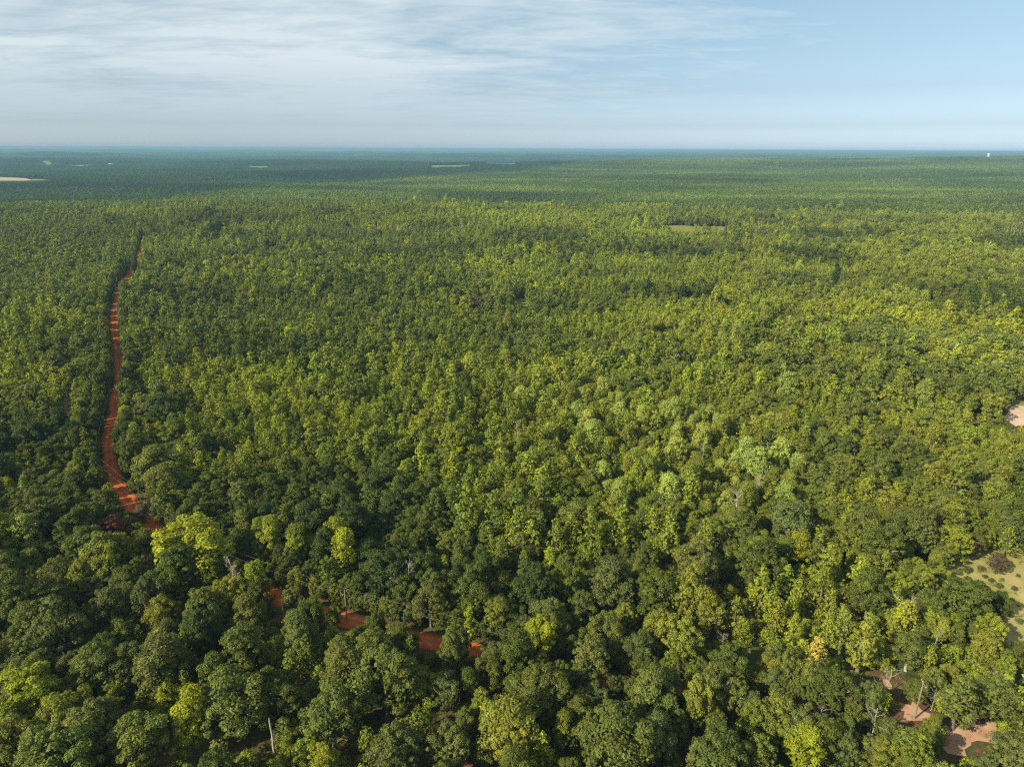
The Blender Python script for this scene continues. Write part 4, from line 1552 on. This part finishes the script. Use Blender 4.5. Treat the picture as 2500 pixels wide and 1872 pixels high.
# far forest: patches of many low crowns, set side by side out to 15 km
def far_tiles(size, ntree, card, per, ht, nvar, seed):
    out = []
    for v in range(nvar):
        rng = np.random.default_rng(seed + v)
        n = ntree
        g = int(math.ceil(math.sqrt(n)))
        gx, gy = np.meshgrid(np.arange(g), np.arange(g))
        c = (np.stack([gx.ravel(), gy.ravel()], -1)[:n] + rng.uniform(0.1, 0.9, (n, 2))) / g * size - size / 2
        cell = size / g
        R = cell * rng.uniform(0.45, 0.75, n)
        h = ht * rng.uniform(0.68, 1.2, n)
        th = rng.uniform(0, 6.283, (n, per))
        el = np.arcsin(rng.uniform(-0.15, 1, (n, per)))
        vr = np.minimum(h * 0.62, R * 1.6)
        d = np.stack([np.cos(el) * np.cos(th), np.cos(el) * np.sin(th), np.sin(el)], -1)
        rad = rng.uniform(0.75, 1.1, (n, per, 1))
        pos = np.concatenate([c, (h - vr)[:, None]], 1)[:, None, :] + d * rad * np.stack([R, R, vr], -1)[:, None, :]
        nrm = d + rng.normal(0, 0.5, d.shape)
        tv = rng.uniform(0.78, 1.25, n)
        hv = np.clip(rng.normal(0.5, 0.22, n), 0, 1)
        lv = (tv[:, None] * rng.uniform(0.85, 1.15, (n, per))).ravel()
        hh = np.repeat(hv, per)
        pos, nrm = pos.reshape(-1, 3), nrm.reshape(-1, 3)
        V, F = cards(pos, nrm, card * rng.uniform(0.7, 1.3, len(pos)), 1.2, rng)
        out.append(mesh_np('canopy_form', V, F, LEAF, {'leafvar': lv, 'huevar': hh}))
    return out


def far_forest(name, r0_, r1_, size, ntree, card, per, ht, nvar, label, seed):
    protos = far_tiles(size, ntree, card, per, ht, nvar, seed)
    rng = np.random.default_rng(seed)
    step = size * 0.80
    xs = np.arange(-r1_ * 0.80, r1_ * 0.80, step)
    ys = np.arange(0, r1_, step)
    X, Y = np.meshgrid(xs, ys)
    X = X + rng.uniform(-0.1, 0.1, X.shape) * size
    Y = Y + rng.uniform(-0.1, 0.1, X.shape) * size
    d = np.hypot(X, Y)
    k = (d > r0_ - size * 0.3) & (d < r1_) & (np.abs(X) < Y * 0.80 + size)
    P = np.stack([X[k], Y[k]], -1)
    z = hgt(P[:, 0], P[:, 1])
    uv = project(np.column_stack([P, z]))
    uvt = project(np.column_stack([P, z + ht]))
    ok = np.ones(len(P), bool)
    half = size * 0.5 * FPX / np.hypot(P[:, 0], P[:, 1])
    rad_ = P / np.hypot(P[:, 0], P[:, 1])[:, None]
    qs = []
    for dd_ in (-0.45, 0.0, 0.45):
        for hh_ in (0.0, 0.35, 0.7, 1.0):
            qs.append(project(np.column_stack([P + rad_ * dd_ * size, z + hh_ * ht])))
    for poly in CLEAR:
        for q in qs:
            for du in (-0.7, -0.35, 0, 0.35, 0.7):
                ok &= ~in_poly(q[:, 0] + du * half, q[:, 1], poly)
    P, z, uv = P[ok], z[ok], uv[ok]
    n = len(P)
    c = fbm(P[:, 0] / 420, P[:, 1] / 260, 61, 3)
    c2 = fbm(P[:, 0] / 1500, P[:, 1] / 700, 66, 2)
    u, v = uv[:, 0], uv[:, 1]
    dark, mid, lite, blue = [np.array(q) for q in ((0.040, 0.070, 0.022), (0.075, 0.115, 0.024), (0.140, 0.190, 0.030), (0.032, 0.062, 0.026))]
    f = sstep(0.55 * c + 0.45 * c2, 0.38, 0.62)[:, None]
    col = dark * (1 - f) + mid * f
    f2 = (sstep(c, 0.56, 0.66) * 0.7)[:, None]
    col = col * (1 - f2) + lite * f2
    # lighter mixed wood up to an edge that runs out to the right; pines beyond it, with cloud shadow painted into their tint
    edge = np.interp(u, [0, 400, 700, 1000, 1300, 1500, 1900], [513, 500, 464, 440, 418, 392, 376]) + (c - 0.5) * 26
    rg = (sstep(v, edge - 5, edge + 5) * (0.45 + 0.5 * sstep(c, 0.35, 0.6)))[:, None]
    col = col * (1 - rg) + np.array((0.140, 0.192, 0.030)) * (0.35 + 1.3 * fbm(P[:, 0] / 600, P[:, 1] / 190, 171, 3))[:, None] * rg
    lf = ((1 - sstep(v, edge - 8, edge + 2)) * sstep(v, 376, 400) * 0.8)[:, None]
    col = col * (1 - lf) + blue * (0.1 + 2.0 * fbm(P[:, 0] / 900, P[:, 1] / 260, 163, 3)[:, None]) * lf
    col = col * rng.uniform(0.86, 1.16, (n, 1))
    rot = np.zeros((n, 3))
    rot[:, 2] = rng.integers(0, 4, n) * math.pi / 2 + rng.normal(0, 0.1, n)
    s = rng.uniform(0.95, 1.12, n)
    hz = (0.72 + 0.62 * fbm(P[:, 0] / 300, P[:, 1] / 200, 81, 2))
    scl = np.stack([s, s, hz], -1)
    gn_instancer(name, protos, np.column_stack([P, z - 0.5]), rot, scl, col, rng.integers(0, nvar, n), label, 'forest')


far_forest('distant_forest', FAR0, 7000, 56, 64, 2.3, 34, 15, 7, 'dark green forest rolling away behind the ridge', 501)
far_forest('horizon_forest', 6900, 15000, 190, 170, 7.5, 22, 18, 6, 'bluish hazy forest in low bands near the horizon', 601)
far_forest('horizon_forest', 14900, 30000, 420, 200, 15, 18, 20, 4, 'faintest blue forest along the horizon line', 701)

# ------------------------------------------------------------------ bare and dead trees


def skeleton(Ht, spread, rng, r, depth=3, forks=(4, 7), base_clear=0.45, droop=0.0):
    """trunk and branches as tapering tubes; returns two meshes' parts"""
    zz = np.linspace(-0.5, Ht, 7)
    pts = np.stack([np.cumsum(rng.normal(0, 0.018 * Ht, 7)), np.cumsum(rng.normal(0, 0.018 * Ht, 7)), zz], -1)
    pts[:, :2] -= pts[1, :2]
    rad = r * np.linspace(1.2, 0.22, 7)
    trunk = [tube(pts, rad, 7)]
    br = []

    def grow(p, d, ln, rr, lev):
        n = 4
        P = [p]
        for k in range(n):
            d = d + rng.normal(0, 0.16, 3) + np.array([0, 0, 0.07 - droop])
            d /= np.linalg.norm(d)
            P.append(P[-1] + d * ln / n)
        br.append(tube(P, rr * np.linspace(1, 0.3, n + 1), 5 if lev < 2 else 4))
        if lev < depth:
            for k in range(int(rng.integers(*forks))):
                f = rng.uniform(0.3, 1.0)
                q = P[min(int(f * n), n)]
                dd = d + rng.normal(0, 0.55, 3)
                dd /= np.linalg.norm(dd)
                grow(q, dd, ln * rng.uniform(0.42, 0.68), rr * 0.5, lev + 1)
    nb = 8
    for k in range(nb):
        f = base_clear + (1 - base_clear) * (k + rng.uniform(0, 0.8)) / nb
        i = min(f * 6, 5.99)
        p = pts[int(i)] + (pts[int(i) + 1] - pts[int(i)]) * (i - int(i))
        a = 2.4 * k + rng.uniform(0, 1)
        up = rng.uniform(0.35, 1.1)
        d = np.array([math.cos(a), math.sin(a), up])
        d /= np.linalg.norm(d)
        grow(p, d, spread * rng.uniform(0.6, 1.05) * (1.15 - 0.5 * f), r * 0.30, 1)
    return join(trunk), join(br)


DEAD = [  # u, v of the middle, height m, spread m, trunk radius, label, name
    (968, 1420, 13, 3.6, 0.20, 'bare grey tree, left one of the pale twin trees left of centre', 0.3),
    (992, 1408, 14, 3.8, 0.20, 'bare grey tree, right one of the pale twin trees left of centre', 0.3),
    (565, 1402, 16, 2.6, 0.20, 'tall bare tree with few stubby limbs beside the big yellow green tree', 0.6),
    (1269, 1062, 18, 3.0, 0.16, 'slim bare tree standing above the canopy at the centre', 0.5),
    (1800, 1225, 14, 5.0, 0.30, 'bare forked tree in front of the pale tall stand', 0.35),
    (2207, 1484, 10, 5.2, 0.22, 'big spreading bare tree left of the dry pasture', 0.25),
    (1765, 1560, 7, 2.6, 0.10, 'small pale bare bush beside the narrow yellow green sapling', 0.2),
    (2172, 1652, 7, 3.6, 0.14, 'pale bare tree lying over the small clay gap', 0.15),
    (2138, 1752, 8, 3.2, 0.15, 'bare pale tree below the bright lime tree in the lower right', 0.25),
    (1772, 1694, 9, 4.0, 0.16, 'bare whitish tree over the last orange road glimpse', 0.3),
    (2004, 1742, 8, 2.6, 0.12, 'thin bare tree below the dark oak in the lower right', 0.3),
    (2287, 1560, 9, 1.8, 0.10, 'thin bare upright tree left of the lime thicket', 0.4),
    (2282, 1700, 5, 2.2, 0.08, 'small bare tree right of the utility pole clearing', 0.3),
    (1720, 1110, 17, 2.2, 0.16, 'bare pale trunk among the pale tall stand, its left part', 0.6),
    (1868, 1112, 17, 2.2, 0.16, 'bare pale trunk among the pale tall stand, its right part', 0.6),
    (1845, 1190, 15, 2.6, 0.2, 'slim pale trunk under the pale tall stand beside a dark gap', 0.7),
    (2215, 585, 14, 3.0, 0.2, 'bare grey tree in the far right distance', 0.4),
    (2425, 1655, 6, 2.4, 0.1, 'low bare tree near the right edge below the lime thicket', 0.25),
    (1363, 1716, 6, 2.8, 0.12, 'pale crooked bare limbs over a dark gap at the bottom', 0.2),
    (1205, 1425, 8, 3.0, 0.12, 'pale thin bare tree among dark oaks below centre', 0.3),
    (2270, 1262, 9, 3.0, 0.14, 'greyish bare bushy tree above the dark oak by the pasture', 0.3),
]
for n_, (u, v, ht, sp_, r, lab, bc) in enumerate(DEAD):
    rng = np.random.default_rng(900 + n_)
    base = unproject(u, v, ht * 0.72)
    root = bpy.data.objects.new('dead_tree', None)
    COL.objects.link(root)
    root.location = base
    tag(root, lab, 'dead tree', 'bare dead trees in the forest')
    a, b = skeleton(ht, sp_, rng, r * 0.85, 3, (4, 6), bc)
    link('trunk', mesh_np('trunk', a[0], a[1], DEADWOOD, smooth=True), root)
    link('branches', mesh_np('branches', b[0], b[1], DEADWOOD), root)
# grey trunks of a dead stand at the right edge
for n_ in range(9):
    rng = np.random.default_rng(950 + n_)
    u = 2452 + n_ * 5.6 + rng.uniform(-2, 2)
    v = 566 + rng.uniform(-4, 4)
    ht = 15 + rng.uniform(-3, 4)
    base = unproject(u, v, ht * 0.6)
    root = bpy.data.objects.new('dead_tree', None)
    COL.objects.link(root)
    root.location = base
    tag(root, 'bare grey trunk in the dead row at the far right edge, ' + (['leftmost'] + [w + ' from the left' for w in 'second third fourth fifth sixth seventh eighth ninth'.split()])[n_], 'dead tree', 'row of dead trunks at the right edge')
    a, b = skeleton(ht, 1.4, rng, 0.28, 2, (2, 3), 0.6)
    link('trunk', mesh_np('trunk', a[0], a[1], DEADWOOD, smooth=True), root)
    link('branches', mesh_np('branches', b[0], b[1], DEADWOOD), root)

# the standing snag in the dark gap at the bottom
p = unproject(674, 1848)
rng = np.random.default_rng(5)
zz = np.linspace(-0.3, 9.5, 9)
pts = np.stack([np.cumsum(rng.normal(-0.02, 0.07, 9)), np.cumsum(rng.normal(0, 0.05, 9)), zz], -1)
V, F = tube(pts, np.array([0.30, 0.25, 0.24, 0.22, 0.21, 0.19, 0.17, 0.14, 0.05]), 8)
sn = tag(link('snag', mesh_np('snag', V, F, DEADWOOD, smooth=True), None, p), 'bare branchless snag standing in a dark gap at the bottom left', 'snag')

# ------------------------------------------------------------------ power line: poles and wires
POLES = [((322, 672), 'wooden utility pole beside the far stretch of the red road'),
         ((232, 1165), 'wooden utility pole left of the road bend'),
         ((512, 1395), 'wooden utility pole hidden in trees between the road bend and the orange patches'),
         ((848, 1522), 'wooden utility pole standing between the middle orange road patches'),
         ((1300, 1640), 'wooden utility pole among the trees right of the rightmost bright road patch'),
         ((2232, 1755), 'wooden utility pole standing in the small clay clearing at lower right')]
tops = []
PH = 9.6
for (u, v), lab in POLES:
    b = unproject(u, v)
    nx = POLES.index(((u, v), lab))
    a_ = unproject(*POLES[max(nx - 1, 0)][0])
    c_ = unproject(*POLES[min(nx + 1, len(POLES) - 1)][0])
    dirv = math.atan2(c_[1] - a_[1], c_[0] - a_[0])
    root = bpy.data.objects.new('utility_pole', None)
    COL.objects.link(root)
    root.location = b
    root.rotation_euler = (0, 0, dirv)
    tag(root, lab, 'utility pole', 'poles of the power line along the road')
    V, F = tube([(0, 0, -0.5), (0, 0, 3), (0, 0, PH)], [0.17, 0.155, 0.11], 10)
    link('pole', mesh_np('pole', V, F, POLEWOOD, smooth=True), root)
    link('crossarm', mesh_np('crossarm', *boxm((0.16, 0, PH - 0.7), (0.10, 2.3, 0.12)), POLEWOOD), root)
    for q in (-1.05, 0.62, 1.05):
        V, F = tube([(0.16, q, PH - 0.63), (0.16, q, PH - 0.50), (0.16, q, PH - 0.42)], [0.05, 0.07, 0.03], 7)
        link('insulator', mesh_np('insulator', V, F, GREYM), root)
    tops.append([np.array(b) + np.array([-math.sin(dirv) * q + 0.16 * math.cos(dirv), math.cos(dirv) * q + 0.16 * math.sin(dirv), PH - 0.42]) for q in (-1.05, 1.05)])
for i in range(len(tops) - 2):
    for q in (0, 1):
        a, b = tops[i][q], tops[i + 1][q]
        n = 24
        t = np.linspace(0, 1, n)[:, None]
        P = a + (b - a) * t
        ln = np.linalg.norm(b - a)
        P[:, 2] -= (4 * t * (1 - t))[:, 0] * ln * 0.012
        V, F = tube(P, np.full(n, 0.007), 4)
        w = link('power_wire', mesh_np('power_wire', V, F, WIREM))
        tag(w, ('nearer' if q else 'farther') + ' wire strung from the ' + ['road end pole to the road bend pole', 'road bend pole to the hidden pole', 'hidden pole to the road patch pole',
            'road patch pole to the tree hidden pole'][i], 'wire', 'wires of the power line')

# ------------------------------------------------------------------ pasture bushes: small and countable
# (the bushes of the scrub belong to the tree list above); low tufts in the open
rng = np.random.default_rng(31)
nb = 0
for u, v, s in [(2420, 1420, .5), (2438, 1434, .6), (2404, 1410, .45), (2452, 1450, .4), (2475, 1440, .5), (2335, 1402, .7), (2360, 1396, .8), (2490, 1480, .5),
                (2462, 1500, .6), (2485, 1408, .4), (2395, 1392, .6), (2430, 1400, .35), (2488, 1520, .6), (2310, 1412, .6), (2446, 1416, .3), (2470, 1465, .35)]:
    p = unproject(u, v)
    root = bpy.data.objects.new('shrub', None)
    COL.objects.link(root)
    root.location = p
    root.rotation_euler = (0, 0, rng.uniform(0, 6))
    root.scale = (s, s, s * 0.8)
    j = rng.uniform(0.8, 1.2)
    tag(root, 'small low bush dotted on the open dry pasture at the right edge', 'shrub', 'small bushes dotted on the pasture')
    c = link('crown', CROWN['shrub'][nb % 5], root)
    c['tint'] = [0.115 * j, 0.135 * j, 0.042 * j]
    link('stem', TRUNK['shrub'][nb % 5], root)
    nb += 1
row = sorted([o for o in COL.objects if o.get('group') == 'small bushes dotted on the pasture'], key=lambda o: project(np.array(o.location))[0][0])
NTH = ['leftmost'] + [w + ' from the left' for w in 'second third fourth fifth sixth seventh eighth ninth tenth eleventh twelfth thirteenth fourteenth fifteenth sixteenth'.split()]
for q, o in enumerate(row):
    o['label'] = 'small low bush on the open dry pasture, ' + NTH[q]

# ------------------------------------------------------------------ water tower on the right horizon
def water_tower():
    # stand it where a 44 m tower has its top at the height seen in the photograph
    d_ = fwd + RT * (2414 - W / 2) / FPX + UP * (H / 2 - 375.4) / FPX
    d_ = d_ / d_[1]
    X, Y = EYE[0] + d_[0] * 5050, 5050.0
    ztop = CAM_H + d_[2] * 5050
    b = np.array([X, Y, float(hgt(X, Y))])
    root = bpy.data.objects.new('water_tower', None)
    COL.objects.link(root)
    root.location = b
    tag(root, 'white water tower on legs near the right end of the horizon', 'water tower')
    Ht = max(ztop - b[2], 34.0)
    R = 6.4
    zt = Ht - 7.5
    prof = [(0.1, zt - 2.5), (2.5, zt - 2.0), (R * 0.85, zt - 0.2), (R, zt + 1.5), (R, zt + 4.2), (R * 0.86, zt + 6.0), (R * 0.5, zt + 7.2), (0.05, zt + 7.6)]
    n = 24
    V = np.array([(r * math.cos(2 * math.pi * j / n), r * math.sin(2 * math.pi * j / n), z) for r, z in prof for j in range(n)])
    F = np.array([(i * n + j, i * n + (j + 1) % n, (i + 1) * n + (j + 1) % n, (i + 1) * n + j) for i in range(len(prof) - 1) for j in range(n)])
    link('tank', mesh_np('tank', V, F, WHITE, smooth=True), root)
    for k in range(6):
        a = math.pi / 3 * k
        V, F = tube([(6.4 * math.cos(a), 6.4 * math.sin(a), -2), (R * 0.95 * math.cos(a), R * 0.95 * math.sin(a), zt + 1)], [0.5, 0.45], 8)
        link('leg', mesh_np('leg', V, F, WHITE, smooth=True), root)
    V, F = tube([(0, 0, -2), (0, 0, zt - 2)], [1.1, 1.1], 12)
    link('riser_pipe', mesh_np('riser_pipe', V, F, WHITE, smooth=True), root)


water_tower()


# ------------------------------------------------------------------ small white buildings far away
def barn(u, v, w, d, h, lab, rot=0.3):
    b = unproject(u, v)
    root = bpy.data.objects.new('farm_building', None)
    COL.objects.link(root)
    root.location = b
    root.rotation_euler = (0, 0, rot)
    tag(root, lab, 'building', 'white farm buildings far off')
    link('wall', mesh_np('wall', *boxm((0, 0, h / 2 + 4), (w, d, h + 8)), WHITE), root)
    e = 0.6
    z = h + 8
    V = np.array([(-w / 2 - e, -d / 2 - e, z), (w / 2 + e, -d / 2 - e, z), (w / 2 + e, d / 2 + e, z), (-w / 2 - e, d / 2 + e, z), (-w / 2 - e, 0, z + d * 0.3), (w / 2 + e, 0, z + d * 0.3)])
    F4 = np.array([(0, 1, 5, 4), (2, 3, 4, 5), (0, 4, 3, 3), (1, 2, 5, 5)])
    link('roof', mesh_np('roof', V, F4, WHITE), root)


barn(272, 403, 34, 14, 8, 'low white farm building on the far left in the hazy distance', 0.1)
barn(1654, 398, 26, 14, 9, 'small bright white building alone in the hazy middle distance')
barn(878, 392, 20, 14, 8, 'tiny pale house among far trees left of centre')

# ------------------------------------------------------------------ the air
def haze():
    mt, t, out = new_mat('haze_air')
    pv = t.nodes.new('ShaderNodeVolumePrincipled')
    pv.inputs['Color'].default_value = (0.25, 0.47, 0.62, 1)
    pv.inputs['Density'].default_value = HAZE_DENS
    pv.inputs['Anisotropy'].default_value = 0.0
    t.links.new(pv.outputs[0], out.inputs['Volume'])
    zmin = -90.0
    V, F = boxm((0, 27000, (zmin + 121) / 2), (110000, 58000, 121 - zmin))
    o = link('haze', mesh_np('haze', V, F, mt))
    tag(o, 'pale blue haze of the air over the whole forest', 'haze', kind='stuff')


HAZE_DENS = 0.000088
haze()
print('TREES', len(TREES), 'single', int(single.sum()), {k: (int(((KIND == k) & single).sum()), int(((KIND == k) & ~single).sum())) for k in SPEC})
